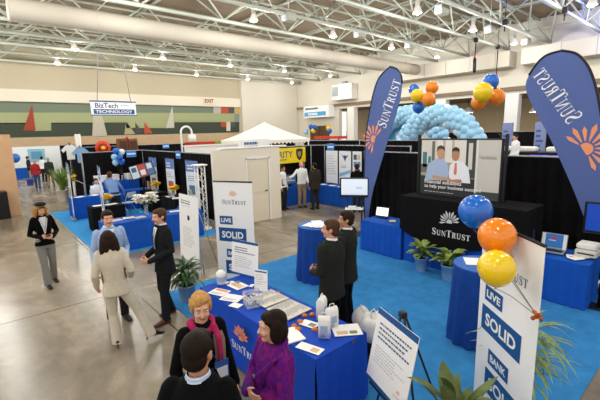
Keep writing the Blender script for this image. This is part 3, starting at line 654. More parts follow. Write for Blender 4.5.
# tablet and leaflet at the back left
t = thing('tablet_stand', 'white tablet on a dark stand on the back left blue table', 'tablet', (7.42, 5.62, .775), -PI/2+.15, rx=-.25)
MB().box((0, 0, .14), (.36, .018, .24), bev=.008).build('tablet_case', black, t); MB().box((0, -.011, .14), (.32, .004, .2)).build('tablet_screen', mat('lit white screen', '#eef3f8', .3, emit=.6), t); MB().tube([(0, .02, .12), (0, .12, .02)], .02, n=6).build('stand_leg', black, t); MB().box((0, .03, .0), (.26, .16, .016)).build('stand_base', darkmetal, t)
sheet('tan leaflet lying beside the tablet on the back left table', 7.30, 5.22, .772, .22, .15, .7, m=mat('print sand', '#cfc7b4', .5))
# tv on stand
a, b = P(340, 178, 1.6), P(369, 178, 1.6); W = .80
t = thing('screen_stand', 'flat monitor with a white slide on a two pole stand beside the left flag', 'monitor', ((a.x+b.x)/2, (a.y+b.y)/2, .012), heading(a.x, a.y, b.x, b.y))
MB().box((0, 0, 1.33), (W, .06, .54), bev=.02).build('bezel', black, t); s_ = MB().box((0, -.032, 1.345), (W-.09, .006, .44)).build('screen', mat('lit slide', '#dfe8f0', .3, emit=.3), t)
lines(s_, front(-.036), .05, .3, 1.33, .03, 2, mat('print sky', '#7fb2dc', .4), th=.012); plate(s_, front(-.036), -.3, 1.15, .3, 1.155, mat('print sky', '#7fb2dc'))
for sx in (-1, 1): MB().tube([(sx*.2, .03, .02), (sx*.2, .03, 1.1)], .02, n=8).build('pole', black, t)
MB().box((0, .0, .74), (.5, .36, .025), bev=.01).build('shelf', white, t); MB().box((0, .02, .012), (.7, .5, .024), bev=.01).build('base', black, t); MB().box((-.05, -.02, .78), (.22, .2, .05), bev=.01).build('media_box', white, t)
# potted plants in front of the counter
bpot = mat('blue grey pot', '#8fb0cc', .4); a = P(421, 271); potted('broad striped leaf plant in a blue pot, left one before the counter', a.x, a.y, .13, .26, bpot, leafy, 34, .32, .13, (.35, 1.35), (.9, 1.9), seed=5, stem_h=.22)
a = P(448, 280); potted('broad striped leaf plant in a blue pot, right one before the counter', a.x, a.y, .14, .28, bpot, leafy, 36, .34, .14, (.35, 1.35), (.9, 1.9), seed=8, stem_h=.22)
a = P(181, 302); potted('bushy dark green plant in a pale blue pot beside the suited man', a.x+.1, a.y-.05, .15, .28, mat('pale blue pot', '#8fa9c0', .4), leafd, 80, .36, .07, (.2, 1.4), (1.0, 2.2), seed=11, stem_h=.3, up=.12)
a = P(530, 420); potted('spiky fan leaf plant behind the right white banner', 3.93, 1.24, .14, .26, mat('dark pot', '#33302c', .5), leafy, 90, .5, .028, (-.1, 1.2), (1.0, 2.2), seed=21, stem_h=.68, up=.05, name='spiky_plant')
potted('olive leaf plant at the foot of the right white banner', 2.66, 1.30, .16, .32, mat('dark pot', '#33302c', .5), mat('olive leaves', '#66743c', .5, var=.35, scale=10), 18, .5, .13, (.95, 1.5), (.3, 1.2), seed=31, stem_h=.36)
# right table things
t = thing('laptop', 'open laptop with a blue screen on the right blue table', 'laptop', (7.38, 1.98, .772), -PI/2+.1)
MB().box((0, -.08, .012), (.38, .26, .022), bev=.008).build('keyboard_base', greymetal, t); MB().box((0, -.09, .0245), (.33, .15, .003)).build('keys', black, t)
ld_ = MB(); Fl = frame((0, .05, .02), (1, 0, 0), (0, .25, 1)); ld_.prism([(-.19, 0), (.19, 0), (.19, .26), (-.19, .26)], Fl, -.012, 0); ld_.build('screen_lid', greymetal, t)
MB().prism([(-.17, .02), (.17, .02), (.17, .245), (-.17, .245)], Fl, 0, .002).build('screen', mat('lit blue screen', '#155a98', .3, emit=.4), t); plate(t, Fl, -.18, .0, -.13, .255, logowhite, c=.0032); plate(t, Fl, .13, .0, .18, .255, logowhite, c=.0032)
plate(t, Fl, -.05, .16, .04, .2, mat('print magenta', '#c9356a', .5), c=.003); lines(t, Fl, -.08, .09, .13, .03, 1, logowhite, th=.014, c=.003)
for k, (x, y, r, lb) in enumerate(((7.22, 1.66, .3, 'nearest the laptop'), (7.15, 1.58, -.5, 'nearest the table corner'), (7.3, 1.55, 1.0, 'behind the other leaflets'))):
    sheet('pale leaflet on the right table '+lb, x, y, .772+.0035*k, .2, .14, r, print_=[(-.06, -.04, .0, .03, sunorange)] if k == 0 else None)
t = thing('desk_printer', 'stack of white printers on the right blue table', 'printer', (7.45, 1.50, .772), -PI/2)
MB().box((0, 0, .06), (.30, .3, .12), bev=.02).build('lower_body', mat('printer shell', '#d9d8d2', .5), t); MB().box((0, .01, .17), (.28, .28, .09), bev=.02).build('upper_body', white, t); MB().box((0, -.15, .06), (.22, .02, .02)).build('paper_slot', black, t)
t = thing('desk_monitor', 'black monitor showing a blue screen at the right edge', 'monitor', (7.22, 1.24, .60), -PI/2+.12)
MB().box((0, 0, .86), (.62, .05, .50), bev=.015).build('bezel', black, t); s_ = MB().box((0, -.028, .87), (.55, .006, .42)).build('screen', mat('lit deep blue', '#10368c', .3, emit=.6), t); lines(s_, front(-.033), .0, .2, .80, .05, 1, logowhite, th=.06)
MB().tube([(0, .03, -.56), (0, .03, .8)], .025, n=8).build('pole', black, t); MB().box((0, .03, -.575), (.4, .3, .024), bev=.01).build('base', black, t)
t = thing('brochure_rack', 'purple and blue brochure rack in the dark behind the right banner', 'rack', (7.3, 2.36, .772), -PI/2+.2)
MB().box((0, 0, .01), (.26, .2, .02)).build('rack_base', black, t)
for k, c_ in enumerate(('#2a4fa8', '#5a2d88')): MB().box((-.05+.1*k, .02, .17), (.1, .012, .30)).build('brochure', mat('brochure '+c_, c_, .5), t)
MB().box((0, .04, .12), (.24, .01, .22)).build('rack_back', black, t)
# drapes round the booth
drape('long black drape wall behind the black counter and poster', [(8.55, 7.1), (8.55, 3.8), (8.55, .4), (8.55, -2.5)], 2.28, seed=3)

# ================================================================== FLAGS AND BALLOONS
def feather(label, X, left, right, base, text_a, text_b, tw, sun_c, sun_r, mirrored, rz=0):
    o = Vector((X, base[0], .012)); t = thing('feather_flag', label, 'flag', o)
    F = frame((0, 0, -.012), (0, -1, 0), (0, 0, 1))                     # u: towards the picture's right, v: up, n: -X
    q = lambda px, py: (lambda p: (-(p.y-o.y), p.z))(on_x(px, py, X))
    L = [q(*p) for p in left]; R_ = [q(*p) for p in right]
    def smooth(pts):
        out = []
        for i in range(len(pts)-1):
            p0, p1, p2, p3 = pts[max(i-1, 0)], pts[i], pts[i+1], pts[min(i+2, len(pts)-1)]
            for k in range(5):
                s = k/5; out.append(tuple(.5*((2*p1[j])+(-p0[j]+p2[j])*s+(2*p0[j]-5*p1[j]+4*p2[j]-p3[j])*s*s+(-p0[j]+3*p1[j]-3*p2[j]+p3[j])*s**3) for j in (0, 1)))
        return out+[pts[-1]]
    SL, SR = smooth(L), smooth(R_)
    n = 30
    def samp(c, k):
        f = k*(len(c)-1)/n; i = min(int(f), len(c)-2); s = f-i; return tuple(c[i][j]*(1-s)+c[i+1][j]*s for j in (0, 1))
    mb = MB()
    for c_ in (.006, -.006):
        b0 = len(mb.v)
        for k in range(n+1): mb.v += [tuple(F(*samp(SL, k), c_)), tuple(F(*samp(SR, k), c_))]
        for k in range(n): f = [b0+2*k, b0+2*k+1, b0+2*k+3, b0+2*k+2]; mb.f.append(f if c_ < 0 else f[::-1]); mb.m.append(0); mb.sm.append(False)
    mb.build('flag_cloth', flag_m, t)
    pole_side = SR if mirrored else SL
    other = SL if mirrored else SR
    # the bent pole runs round the outer edge and over the tip, then down to the base
    MB().tube([F(a, b) for a, b in other[:len(other)//3][::-1]]+[F(a, b) for a, b in pole_side]+[F(0, .15), F(0, .03)], .02, n=8).build('flag_pole', black, t)
    MB().tube([F(-.2, .03, -.12), F(.2, .03, .12)], .02, n=6).tube([F(-.2, .03, .12), F(.2, .03, -.12)], .02, n=6).build('cross_base', black, t)
    a, b = q(*text_a), q(*text_b); u = Vector((b[0]-a[0], b[1]-a[1])); ln = u.length; u.normalize(); v = Vector((-u.y, u.x))
    if mirrored: v = -v
    G = lambda x, y, c=0: F(a[0]+u.x*x+v.x*y, a[1]+u.y*x+v.y*y, .006+c)
    wordmark(t, G, ln/2, 0, ln, logowhite, c=.004, tall=1.4)
    s = q(*sun_c); sunburst(t, lambda x, y, c=0: F(s[0]+u.x*x+v.x*y, s[1]+u.y*x+v.y*y, .006+c), 0, 0, sun_r, sunorange2, c=.004, a0=-20, a1=190)
    return t
flag_m = mat('slate blue flag cloth', '#51659f', .7, var=.04, scale=1.2); sunorange2 = mat('print coral', '#ee9a6c', .5)
feather('slate blue feather flag standing behind the monitor at left of the poster', 8.1, [(390, 66.5), (379, 78), (373, 95), (369, 115), (366, 135), (364.5, 165), (364, 200), (365, 222)], [(390, 66.5), (398, 70), (402, 80), (400, 100), (392, 128), (382, 160), (372, 195), (368, 222)], (on_x(367, 235, 8.1).y,), (382, 127), (397.5, 79), .9, (374, 139), .42, False)
feather('large slate blue feather flag with mirrored lettering at the right edge', 7.95, [(562, 50.5), (545, 56), (533, 69), (525.5, 86), (533, 107), (549, 136), (563, 166), (576, 196), (588, 228)], [(562, 50.5), (577, 54), (588, 66), (595, 84), (600, 108), (604, 138), (608, 170), (610, 200), (611, 228)], (on_x(612, 250, 7.95).y,), (575, 121), (538, 70), 1.1, (586, 149), .44, True)
BAL = {'b': mat('blue balloon rubber', '#1668cc', .22, spec=.5, coat=.4), 'o': mat('orange balloon rubber', '#f68a12', .22, spec=.5, coat=.4), 'y': mat('yellow balloon rubber', '#f7cf10', .22, spec=.5, coat=.4), 'l': mat('pale blue balloon rubber', '#9fd0ee', .25, spec=.5), 'w': mat('white balloon rubber', '#e8f1f6', .25, spec=.5)}
strng = mat('ribbon', '#77736c', .5)
def balloon(label, p, r, col, group, tie=None, tilt=0):
    t = thing('balloon', label, 'balloon', p, random.uniform(0, 6), group, rx=tilt)
    prof = [(.001, -1.16), (.05, -1.10), (.12, -1.06)]+[(math.cos(a)*(1 if a > 0 else 1-.06*abs(a)), math.sin(a)*(1.0 if a > 0 else 1.08)) for a in [-PI/2+.14+(PI-.14)*i/14 for i in range(14)]]+[(.001, 1.0)]
    MB().lathe([(x*r, z*r) for x, z in prof], n=24, capb=False, capt=False).build('balloon_skin', BAL[col], t)
    MB().lathe([(.07*r, -1.22*r), (.025*r, -1.13*r), (.06*r, -1.07*r)], n=10).build('knot', BAL[col], t)
    if tie is not None:
        s = MB(); M = t.matrix_basis.inverted(); q = M @ Vector(tie); a = Vector((0, 0, -1.16*r))
        s.tube([a, a*.6+q*.4+Vector((.01, 0, .02)), q], .0028 if group == 'foreground balloons' else .0013, n=4); s.build('ribbon', strng, t)
    return t
bow = deep(537, 316, 2.72)
for px, py, d, r, c_, lb in ((475.5, 211, 3.45, .148, 'b', 'blue balloon at the top of the trio above the right banner'), (497, 236, 3.15, .150, 'o', 'orange balloon in the middle of the trio above the right banner'), (496.5, 268, 2.95, .140, 'y', 'yellow balloon lowest of the trio in front of the right banner')):
    balloon(lb, deep(px, py, d), r, c_, 'foreground balloons', bow)
t = thing('ribbon_bow', 'orange bow tying the balloon ribbons to the edge of the right banner', 'bow', bow)
for k in range(6): MB().tube([(0, 0, 0), (.026*math.cos(k*1.05), .026*math.sin(k*1.05), .024*math.sin(k*2.1)), (.008, 0, 0)], [.005, .016, .005], n=6).build('loop', mat('orange ribbon', '#c8651a', .5), t)
ka = deep(425, 140, 9.05); kb = on_x(503, 139, 7.55)
for px, py, d, r, c_, lb in ((432, 87.5, 9.0, .15, 'o', 'small orange balloon at top of the cluster by the left flag'), (417, 95.5, 8.85, .15, 'y', 'small yellow balloon at left of the cluster by the left flag'), (428.5, 99, 8.7, .155, 'o', 'small orange balloon at lower right of the cluster by the left flag'), (418.5, 107, 9.0, .14, 'b', 'small blue balloon at the bottom of the cluster by the left flag'), (414, 89.5, 9.25, .13, 'b', 'small blue balloon peeking out behind the yellow one by the left flag')):
    balloon(lb, deep(px, py, d), r, c_, 'balloon cluster over the poster left end', ka)
for px, py, d, r, c_, lb in ((491, 81.5, 8.1, .16, 'b', 'blue balloon at top of the cluster over the poster right end'), (483, 92, 7.75, .19, 'y', 'yellow balloon in the cluster over the poster right end'), (496.5, 97, 8.0, .17, 'o', 'orange balloon at right of the cluster over the poster right end'), (479, 102, 8.1, .155, 'o', 'orange balloon at lower left of the cluster over the poster right end')):
    balloon(lb, deep(px, py, d), r, c_, 'balloon cluster over the poster right end', kb)
# balloon arches far behind
unit = MB().ball((0, 0, 0), 1, 12, 8).build('balloon', BAL['l']); um = unit.data; bpy.data.objects.remove(unit)
umw = um.copy(); umw.materials.clear(); umw.materials.append(BAL['w'])
def arch(label, X, yc, hw, top, thick, seed):
    t = thing('balloon_arch', label, 'balloon arch', (X, yc, 0)); rnd = random.Random(seed); n = 27; k = 0
    path = []
    for i in range(n+1):
        a = PI*i/n; path.append(Vector((0, -math.cos(a)*hw, (math.sin(a)**.75)*top)))
    MB().tube(path, .03, n=6).build('arch_frame', greymetal, t)
    core = MB()
    for i in range(n+1):
        p = path[i]; tg = (path[min(i+1, n)]-path[max(i-1, 0)]).normalized(); nn = Vector((1, 0, 0)); bb = tg.cross(nn)
        for j in range(7):
            a = 2*PI*j/7+i*.6; q = p+(nn*math.cos(a)+bb*math.sin(a))*thick
            q.z = max(q.z, .17)
            r = rnd.uniform(.21, .26)
            if j in (3, 4, 2) and k < 100 and i < n:
                o = bpy.data.objects.new('balloon', um if rnd.random() > .12 else umw); C.objects.link(o); o.parent = t; o.location = q; o.scale = (r, r, r*1.08); k += 1
            else: core.ball(q, r, 10, 7)
    s = core.build('massed_balloons', BAL['l'], t); s['kind'] = 'stuff'
arch('big pale blue balloon arch rising behind the poster', 17.5, 9.95, 2.15, 3.5, .33, 3)
arch('pale blue balloon arch further left behind the left flag', 20.5, 13.7, 2.55, 3.75, .33, 5)
t = thing('cloud_backdrop', 'painted sky blue backdrop with white clouds inside the left balloon arch', 'backdrop', (21.2, 13.7, 0))
sky = MB().box((0, 0, 1.75), (.06, 4.4, 3.4)).build('painted_panel', mat('sky blue paint', '#6bbbe0', .7, var=.1, scale=1), t)
mb = MB()
for i, (y, z, r) in enumerate(((.6, 2.6, .5), (.1, 2.8, .6), (-.4, 2.6, .55), (-.9, 2.5, .45), (1.1, 2.4, .4), (.3, 2.4, .6), (-.3, 2.3, .5))): mb.prism([(y+r*math.cos(a*PI/9), z+.6*r*math.sin(a*PI/9)) for a in range(18)], frame((-.035, 0, 0), (0, -1, 0), (0, 0, 1)), .001*i, .001*i+.001)
mb.build('white_cloud', mat('cloud paint', '#eef4f4', .7), sky)
for s in (-1, 1): MB().box((.25, s*1.8, .03), (.9, .08, .06)).build('stand_foot', greymetal, t)
t = thing('booth_sign', 'small pale blue sign on a counter between the left flag and the poster', 'sign', (*on_x(392, 150, 15)[:2], 0), -PI/2)
MB().box((0, 0, .95), (1.8, .5, 1.9)).build('counter', black, t); MB().box((0, -.26, 2.15), (1.3, .04, .45)).build('sign_panel', mat('sign sky blue', '#49a5d8', .5), t); MB().box((0, -.24, 1.95), (.05, .05, .5)).build('sign_post', greymetal, t); lines(t, front(-.285), -.5, .5, 2.1, .1, 1, logowhite, th=.12)

# ================================================================== WHITE WALL WITH DOOR, TENT, SIGNS
t = thing('display_wall', 'freestanding white wall section with a closed panelled door beside the aisle', 'wall section', (6.63, 10.25, 0))
MB().box((-.66, 0, 1.2), (1.14, .14, 2.4)).box((1.0, 0, 1.2), (.46, .14, 2.4)).box((.34, 0, 2.24), (.86, .14, .32)).build('wall_panel', mat('warm white panel', '#e9e0cc', .6), t)
MB().box((.27, 0, 2.43), (2.5, .2, .05), bev=.01).build('top_trim', white, t)
dr = MB().box((.34, -.02, 1.03), (.82, .06, 2.04)).build('door_leaf', mat('cream door paint', '#e4dac2', .5), t)
for z0, z1 in ((.18, .82), (.98, 1.88)): MB().box((.34, -.052, (z0+z1)/2), (.56, .012, z1-z0), bev=.005).build('door_panel', mat('cream door paint', '#e4dac2', .5), dr)
MB().lathe([(.03, 0), (.03, .01), (.012, .02), (.012, .05)], (.66, -.05, 1.0), n=12, M=Matrix.Rotation(PI/2, 3, 'X')).tube([(.66, -.10, 1.0), (.55, -.10, 1.0)], .011, n=8).build('door_handle', darkmetal, dr)
MB().box((-.10, -.075, 1.05), (.06, .02, 2.1)).build('door_casing', white, t); MB().box((.78, -.075, 1.05), (.06, .02, 2.1)).build('door_casing', white, t); MB().box((.34, -.075, 2.1), (.94, .02, .07)).build('door_casing', white, t)
MB().box((-.85, 1.2, .03), (.08, 2.3, .06)).box((1.15, 1.2, .03), (.08, 2.3, .06)).build('floor_brace', greymetal, t)
pt = thing('display_wall', 'white partition behind the black drape left of the door wall', 'wall section', (7.3, 13.4, 0)); MB().box((0, 0, 1.22), (2.6, .12, 2.44)).build('wall_panel', white, pt); MB().box((0, 0, 2.46), (2.64, .18, .05)).build('top_trim', white, pt)
# tent
cx, cy = 10.68, 14.92
t = thing('canopy_tent', 'white peaked canopy tent behind the door wall', 'tent', (cx, cy, 0), .0)
mb = MB(); hw = 1.5; n = 10; ez, pz = 2.56, 3.36
prof = lambda s: ez+(pz-ez)*(1-s)**1.25
rings = [(s/n) for s in range(n+1)]
for s in rings:
    for sx, sy in ((-1, -1), (1, -1), (1, 1), (-1, 1)): mb.v.append((sx*hw*s, sy*hw*s, prof(s)))
for i in range(n):
    for j in range(4): mb.f.append([i*4+j, (i+1)*4+j, (i+1)*4+(j+1) % 4, i*4+(j+1) % 4]); mb.m.append(0); mb.sm.append(False)
tentm = mat('white tent canvas', '#f4efe2', .7); mb.build('canopy_roof', tentm, t)
mb = MB()
for (x0, y0), (x1, y1) in (((-hw, -hw), (hw, -hw)), ((hw, -hw), (hw, hw)), ((hw, hw), (-hw, hw)), ((-hw, hw), (-hw, -hw))):
    for k in range(14):
        a, b = k/14, (k+1)/14; m_ = (a+b)/2; p = lambda s, z: (x0+(x1-x0)*s, y0+(y1-y0)*s, z); mb.add([p(a, ez), p(b, ez), p(b, ez-.12), p(m_, ez-.2), p(a, ez-.12)], [[0, 1, 2, 3, 4]])
mb.build('valance', tentm, t)
for sx in (-1, 1):
    for sy in (-1, 1): MB().tube([(sx*(hw-.05), sy*(hw-.05), 0), (sx*(hw-.05), sy*(hw-.05), ez)], .03, n=8).build('leg', white, t)
t = thing('hanging_banner', 'white and blue banner strip under the tent edge behind the door wall', 'banner', (8.75, 12.95, 0))
MB().box((0, 0, 2.42), (1.5, .03, .42)).build('banner_sheet', board, t); lines(t, front(-.017), -.5, .5, 2.42, .15, 2, inkblue, th=.1)
for s in (-.7, .7): MB().tube([(s, .03, 0), (s, .03, 2.6)], .02, n=6).build('upright', greymetal, t)
t = thing('yellow_banner', 'yellow security banner with a dark shield hung on the black drape', 'banner', (0, 12.2, 0))
x0, x1 = 8.3, 10.8
MB().box(((x0+x1)/2, 0, 1.93), (x1-x0, .02, .62)).build('banner_sheet', mat('bright yellow vinyl', '#f2d408', .5), t)
F = front(-.011); text(t, 'SECURITY', F, 9.3, 1.98, w=1.6, m=inknavy, bold=.01); sh = [(10.28, 2.16), (10.46, 2.2), (10.64, 2.16), (10.64, 1.95), (10.58, 1.8), (10.46, 1.69), (10.34, 1.8), (10.28, 1.95)]
MB().prism(sh, F, .0, .003).build('shield_emblem', mat('navy ink', '#1d2340', .5), t); MB().prism([(10.46+(x-10.46)*.5, 1.95+(z-1.95)*.5) for x, z in sh], F, .003, .004).build('shield_centre', mat('shield gold', '#a98f2a', .5), t)
lines(t, F, 9.2, 10.1, 1.75, .06, 1, inknavy, th=.04)
for s in (x0+.05, x1-.05): MB().tube([(s, .04, 0), (s, .04, 2.3)], .02, n=6).build('upright', greymetal, t)
drape('black drape wall behind the security booth', [(7.95, 12.45), (11.35, 12.45), (11.75, 12.0), (11.75, 7.7)], 2.28, seed=11)
# security booth tables and displays
skirted_table('blue skirted table under the yellow banner with a dark screen on it', 9.2, 11.85, 2.5, .7, z=0, cloth=bluecloth)
skirted_table('blue skirted table in front of the white display panels', 10.85, 9.9, 2.9, .7, rz=-PI/2, z=0, cloth=bluecloth)
p = on_y(289, 178, 11.75); t = thing('desk_monitor', 'dark screen with white figures on the table under the yellow banner', 'monitor', (p.x, 11.7, .76))
MB().box((0, 0, .27), (.62, .05, .4), bev=.01).build('bezel', black, t); s_ = MB().box((0, -.028, .27), (.56, .006, .34)).build('screen', mat('lit dark slide', '#33526e', .3, emit=.5), t); lines(s_, front(-.033), -.22, .22, .34, .07, 3, logowhite, th=.04)
MB().box((0, .02, .05), (.1, .04, .1)).build('stem', black, t); MB().box((0, .02, .008), (.3, .18, .016)).build('base', black, t)
ys = [on_x(px, 160, 11.05).y for px in (325.5, 337.5, 338.5, 351, 352, 361.5)]
tp = None
for i, (lb, kind) in enumerate((('narrow white display panel at left on the security table', 0), ('white display panel with a blue bird emblem on the security table', 1), ('display panel of small photographs on the security table', 2))):
    yl, yr = ys[2*i], ys[2*i+1]; W = yl-yr; z0 = .765; H = 1.33
    t = thing('exhibit_board', lb, 'panel', (11.08, (yl+yr)/2, z0), -PI/2, 'display panels on the security table')
    MB().box((0, 0, H/2), (W, .02, H)).build('panel_board', mat('pale panel', '#e6eaee', .5), t); MB().box((-W/2, 0, H/2), (.02, .03, H)).box((W/2, 0, H/2), (.02, .03, H)).build('panel_edge', darkmetal, t); MB().box((0, .05, .01), (W*.8, .18, .02)).build('foot', darkmetal, t)
    F = front(-.011)
    if kind == 1:
        MB().prism([(-.2, H-.12), (-.05, H-.3), (0, H-.42), (.05, H-.3), (.2, H-.12), (.06, H-.2), (0, H-.14), (-.06, H-.2)], F, 0, .002).build('bird_emblem', inknavy, t); lines(t, F, -.2, .2, H-.6, .06, 2, inkgrey, th=.03)
        MB().prism([(-W/2+.03, .45), (W/2-.03, .62), (W/2-.03, .5), (-W/2+.03, .3)], F, 0, .002).build('blue_swoosh', mat('print sky', '#7fb2dc'), t)
    if kind == 2:
        rnd = random.Random(3); mb = MB()
        for r_ in range(4):
            for c_ in range(2):
                x = -W*.36+c_*W*.38; z = .2+r_*.27; mb.prism([(x, z), (x+W*.33, z), (x+W*.33, z+.2), (x, z+.2)], F, 0, .002, rnd.randrange(4))
        mb.build('photo_prints', [mat('photo ink '+c_, c_, .5) for c_ in ('#6a86a8', '#a55a52', '#c7bcae', '#4b5662')], t)
    if kind == 0: lines(t, F, -W*.4, W*.4, 1.1, .1, 8, inkgrey, th=.02)
for k, (y, lb) in enumerate(((11.0, 'farthest'), (10.5, 'second'), (10.0, 'third'), (9.5, 'nearest the monitor'))): sheet('white leaflet on the security table, %s along its front' % lb, 10.68, y, .762, .22, .3, .2*k, group='leaflets on the security table')
# booth header cards
cd = None
def card(label, x, y, z, rz, w=.42, h=.28):
    global cd
    if cd is None:
        cd = thing('booth_card', label, 'sign', (x, y, z), rz, 'booth cards on the drapes'); MB().box((0, 0, 0), (w, .01, h)).build('card', mat('card sky blue', '#3f86d8', .5), cd); plate(cd, front(-.006), -w*.42, -h*.1, w*.42, h*.12, logowhite); MB().box((0, .02, h/2), (.06, .04, .02)).build('hook', greymetal, cd)
    else: dup(cd, (x, y, z), rz, label)
q = on_x(175, 155, 5.72); card('small blue booth card on the black drape above the right small banner', 5.84, q.y, q.z, -PI/2)
q = on_y(165.5, 148.5, 24.2); card('small blue booth card on the drape before the mural', q.x, 24.1, 2.18, 0)
q = on_x(330.5, 147, 11.6); card('small blue booth card on the drape above the display panels', 11.6, q.y, q.z, -PI/2, )
q = on_y(131, 149, 17.5); card('small blue booth card on the left rear drape', q.x, 17.53, 2.1, 0)
# strips and shelves over the drapes behind
t = thing('header_board', 'long red and green header board behind the white partition', 'board', (0, 16.6, 0)); p0, p1, p2 = on_y(185, 144, 16.6), on_y(215, 143, 16.6), on_y(226, 142.5, 16.6)
MB().box(((p0.x+p1.x)/2, 0, p0.z), (p1.x-p0.x, .08, .14)).build('red_board', red, t); MB().box(((p1.x+p2.x)/2, 0, p1.z), (p2.x-p1.x, .08, .14)).build('green_board', mat('bright green', '#7fb03a', .5), t)
for x in (p0.x+.1, p2.x-.1): MB().tube([(x, .05, 0), (x, .05, p0.z)], .03, n=6).build('post', black, t)
t = thing('header_board', 'red and white striped booth top beyond the centre drape', 'board', (15, 0, 0)); p0, p1 = on_x(312, 141, 15), on_x(340, 141, 15)
MB().box((0, (p0.y+p1.y)/2, p0.z-.05), (.5, abs(p0.y-p1.y), .16)).build('white_board', white, t); q = on_x(321, 137.5, 15); MB().box((.1, q.y-.6, q.z), (.4, 2.2, .14)).build('red_board', red, t)
for y in (p0.y-.1, p1.y+.1): MB().tube([(0, y, 0), (0, y, p0.z+.2)], .04, n=6).build('post', black, t)
drape('black drape wall along the far booths beyond the tent', [(13.2, 15.0), (13.6, 11.6), (13.6, 6.6)], 2.42, seed=31)
drape('long black drape wall in front of the mural', [(4.6, 24.6), (12.0, 24.2), (20.0, 23.8)], 2.30, seed=41)
# lobby sign, doors
q0, q1 = on_x(305, 107, 31.9), on_x(330, 108, 31.9); zb = on_x(309, 118, 31.9).z
t = thing('lobby_sign', 'white and blue box sign above the brown doors on the right wall', 'sign', (31.7, (q0.y+q1.y)/2, (q0.z+zb)/2), -PI/2); W = abs(q0.y-q1.y); H = q0.z-zb
MB().box((0, .45, 0), (W, 1.0, H)).build('sign_box', board, t); F = front(-.06); plate(t, F, -W*.46, -H*.36, W*.40, -H*.02, mat('sign sky blue', '#49a5d8')); lines(t, F, -W*.42, W*.4, H*.2, .3, 1, inknavy, th=H*.16); lines(t, F, -W*.3, W*.3, -H*.28, .2, 1, logowhite, th=H*.18, c=.003)
for k, y in enumerate((q0.y-.9, q0.y-2.6)):
    o = MB().box((WX-.06, y, 1.75), (.1, 1.6, 3.5)).build('door_%d' % (k+1), mat('brown door', '#5f4326', .6)); struct(o)
    MB().box((-.09, .6 if k else -.6, 1.6), (.06, .05, .9)).build('door_handle', steel, o); o.children[0].location = (WX, y, 0)
for px, py, c_, lb in ((311, 127, 'b', 'tiny blue balloon at left of the brown doors'), (313.5, 130.5, 'y', 'tiny yellow balloon under the blue ones at the brown doors'), (315, 127.5, 'b', 'tiny blue balloon right of its twin at the brown doors'), (328.5, 128, 'y', 'tiny yellow balloon right of the brown doors'), (329.5, 131, 'b', 'tiny blue balloon right of the brown doors'), (306, 132, 'l', 'pale balloon low at the left of the brown doors')):
    q = on_x(px, py, 31); balloon(lb, q, .3, c_, 'tiny balloons by the doors', (q.x, q.y, 0))
# lobby behind the right wall: bar with purple lights, pendant lamps, white goods
t = thing('stage_riser', 'low black platform under the bar in the right background', 'platform', (16.6, 4.9, 0)); MB().box((0, 0, .43), (3.6, 5.2, .86)).build('platform_deck', mat('matt black', '#161412', .8), t)
t = thing('lobby_bar', 'dark bar counter with purple lights and white goods in the right background', 'bar', (16.5, 5.1, .86), -PI/2)
MB().box((0, 0, .5), (4.0, .7, 1.0)).build('bar_body', mat('dark bar front', '#17151c', .6), t); MB().box((0, 0, 1.02), (4.1, .8, .05)).build('bar_top', black, t); MB().box((.4, -.36, .8), (1.3, .03, .3)).build('lit_purple_panel', mat('lit purple', '#5a4ab8', .4, emit=.8), t)
for k, (x, w_) in enumerate(((-1.3, .4), (-.5, .7), (.6, .8), (1.4, .5))): MB().box((x, 0, 1.14), (w_, .4, .2), bev=.05).build('white_goods', white, t)
for px, d_ in ((508, 18.8), (541, 18.8)):
    q = on_x(px, 128, 19.6); t = thing('pillar_sign', 'tall narrow pale blue sign, %s in the right background' % ('left one' if px < 530 else 'one beside the right flag'), 'sign', (19.6, q.y, 0)); MB().box((0, 0, 1.7), (.2, .42, 2.7)).build('printed_panel', mat('sign pale violet', '#8c96c4', .5), t); MB().box((0, 0, .18), (.5, .6, .36)).build('base', black, t); lines(t, frame((-.101, 0, 0), (0, -1, 0), (0, 0, 1)), -.15, .15, 2.6, .22, 6, inkblue, th=.1)
for k, (px, py, lb) in enumerate(((536, 109, 'cone pendant lamp seen right of the white column'), (468, 110, 'cone pendant lamp behind the balloon arch'), (397, 119, 'small cone pendant lamp behind the left flag'), (331, 119, 'small cone pendant lamp near the lobby sign'))):
    q = on_x(px, py, 37); t = thing('pendant_lamp', lb, 'ceiling lamp', q, 0, 'lobby pendant lamps'); MB().lathe([(.5, -.25), (.3, .1), (.06, .3), (.03, .32)], n=16, capb=False).build('shade', white, t); MB().ball((0, 0, -.12), .16, 10, 7).build('lit_bulb', glow, t); MB().tube([(0, 0, .3), (0, 0, 5.6-q.z)], .02, n=5).build('cord', black, t)
    ll = bpy.data.lights.new('lamp_light', 'POINT'); ll.energy = 60; ll.shadow_soft_size = .2; lo = bpy.data.objects.new('lamp_light', ll); C.objects.link(lo); lo.parent = t; lo.location = (0, 0, -.5)
drape('black drape wall in front of the right wall openings', [(30.0, 22.0), (30.0, 14.0), (30.0, 3.0)], 2.5, seed=51)
